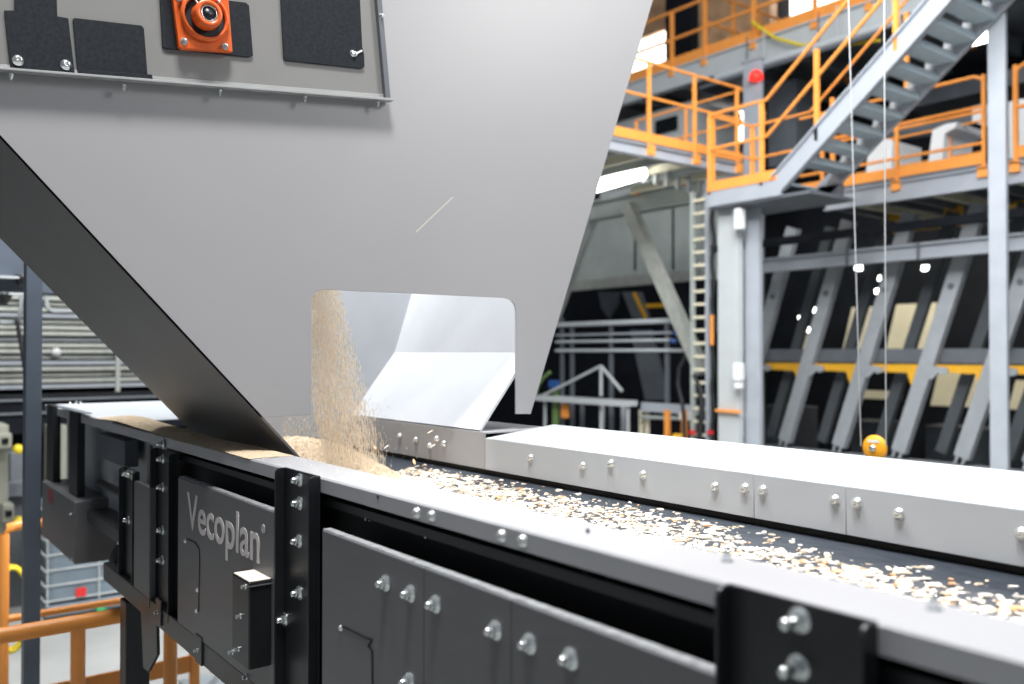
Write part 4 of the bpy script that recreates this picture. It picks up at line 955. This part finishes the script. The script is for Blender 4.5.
# tote
TY = 10.2; a = onY(45, 617, TY); tz = .05
tt_ = thing('liquid_tote', 'pale blue plastic tote in a grey cage on the hall floor', 'container', (a.x+.6, TY+.5, 0))
MB().box((a.x+.03, TY+.03, .16), (a.x+1.17, TY+1.0, 1.15)).build('tank', 'tote', tt_, .05)
MB().box((a.x, TY, .03), (a.x+1.2, TY+1.03, .15)).build('pallet', 'tote', tt_, .02)
for z in (.2, .36, .52, .68, .84, 1.0, 1.14): MB().tube([(a.x, TY+1.03, z), (a.x, TY, z), (a.x+1.2, TY, z), (a.x+1.2, TY+1.03, z)], .012, 6).build('cage_bar', 'steelL', tt_)
for k in (0, 3, 7): MB().tube([(a.x+.02+k*.166, TY-.005, .15), (a.x+.02+k*.166, TY-.005, 1.15)], .010, 6).build('cage_bar', 'steelL', tt_)
c = onY(81, 592, TY-.02); MB().box((c.x-.05, TY-.03, c.z-.045), (c.x+.05, TY-.015, c.z+.045)).build('red_label_plate', 'red', tt_)
c = onY(101, 610, TY-.05); MB().lathe((c.x, TY-.08, c.z), (0, 1, 0), [(0, 0), (.05, 0), (.05, .09), (0, .09)], 12).build('green_valve', mat('green_valve_paint', (.02, .35, .12), .4), tt_)
# guardrails at bottom left
def low_rail(lab, Y, xl, xr, ytop_px_at, posts, hts, r, toe=0, base=None):
    pass
G1 = 4.45; a = onY(0, 636, G1); b = onY(123, 617, G1)
g = thing('guardrail', 'shaded orange guardrail nearest the bottom left corner', 'guardrail', (a.x, G1, a.z-1.1), 'orange guardrails at the left')
MB().tube([(a.x-.6, G1, a.z), (b.x+.25, G1, a.z)], .036, 10).build('top_rail', 'orange', g)
c = onY(78, 640, G1); MB().tube([(c.x, G1, a.z), (c.x, G1, a.z-1.1)], .032, 10).build('post', 'orange', g)
MB().tube([(a.x-.6, G1, a.z-.55), (b.x+.25, G1, a.z-.55)], .026, 10).build('middle_rail', 'orange', g)
MB().tube([(b.x+.22, G1, a.z), (b.x+.22, G1, a.z-1.1)], .032, 10).build('post', 'orange', g)
G2 = 6.6; a = onY(4, 527, G2); b = onY(127, 597, G2); zm = onY(20, 617, G2).z
g = thing('guardrail', 'bright orange guardrail with corner post at the left edge', 'guardrail', (a.x, G2, zm-.5), 'orange guardrails at the left')
MB().tube([(a.x, G2, zm-.6), (a.x, G2, a.z-.05), (a.x+.03, G2, a.z-.01), (a.x+.08, G2, a.z), (b.x+.3, G2, a.z)], .033, 10).build('top_rail', 'orange', g)
MB().tube([(a.x, G2, zm), (b.x+.3, G2, zm)], .024, 10).build('middle_rail', 'orange', g)
MB().tube([(b.x+.3, G2, zm-.6), (b.x+.3, G2, a.z)], .033, 10).build('post', 'orange', g)
G3 = 5.6; a = onY(138, 680, G3); b = onY(193, 663, G3)
g = thing('guardrail', 'orange toe board and posts below the conveyor frame', 'guardrail', (a.x, G3, a.z-.3), 'orange guardrails at the left')
MB().bar((a.x-.6, G3, b.z), (b.x, G3, b.z), .02, .10).build('toe_board', 'orange', g)
MB().box((b.x-.02, G3-.02, b.z-.8), (b.x+.035, G3+.02, b.z+.14)).build('post', 'orange', g)
c = onY(214, 672, G3+.4); MB().box((c.x-.02, G3+.38, c.z-.8), (c.x+.03, G3+.42, c.z+.1)).build('post', 'orange', g)
MB().bar((b.x, G3, b.z-.0), (c.x, G3+.4, b.z-.0), .02, .08).build('toe_board', 'orange', g)
tag(MB().box(onY(196, 683, G3+.15)+Vector((-.05, -.2, -.03)), onY(235, 683, G3+.15)+Vector((.1, .2, 0))).build('step_grating', 'galv'), 'grey grating step below the conveyor frame', 'grating')
ps = MB()
# yellow hose coil hanging on the left guardrail
hc = thing('hose_coil', 'yellow hose coil hanging beside the left orange guardrail', 'hose', onY(14, 640, 7.2))
c = onY(12, 610, 7.2)
for k in range(5):
    ps = [c + Vector((.11*math.cos(t_*math.pi/12)*(1+.05*k), .02*k, (.30*math.sin(t_*math.pi/12)))) for t_ in range(24)]
    MB().tube(ps, .016, 6, closed=True).build('hose_loop', 'hose', hc)
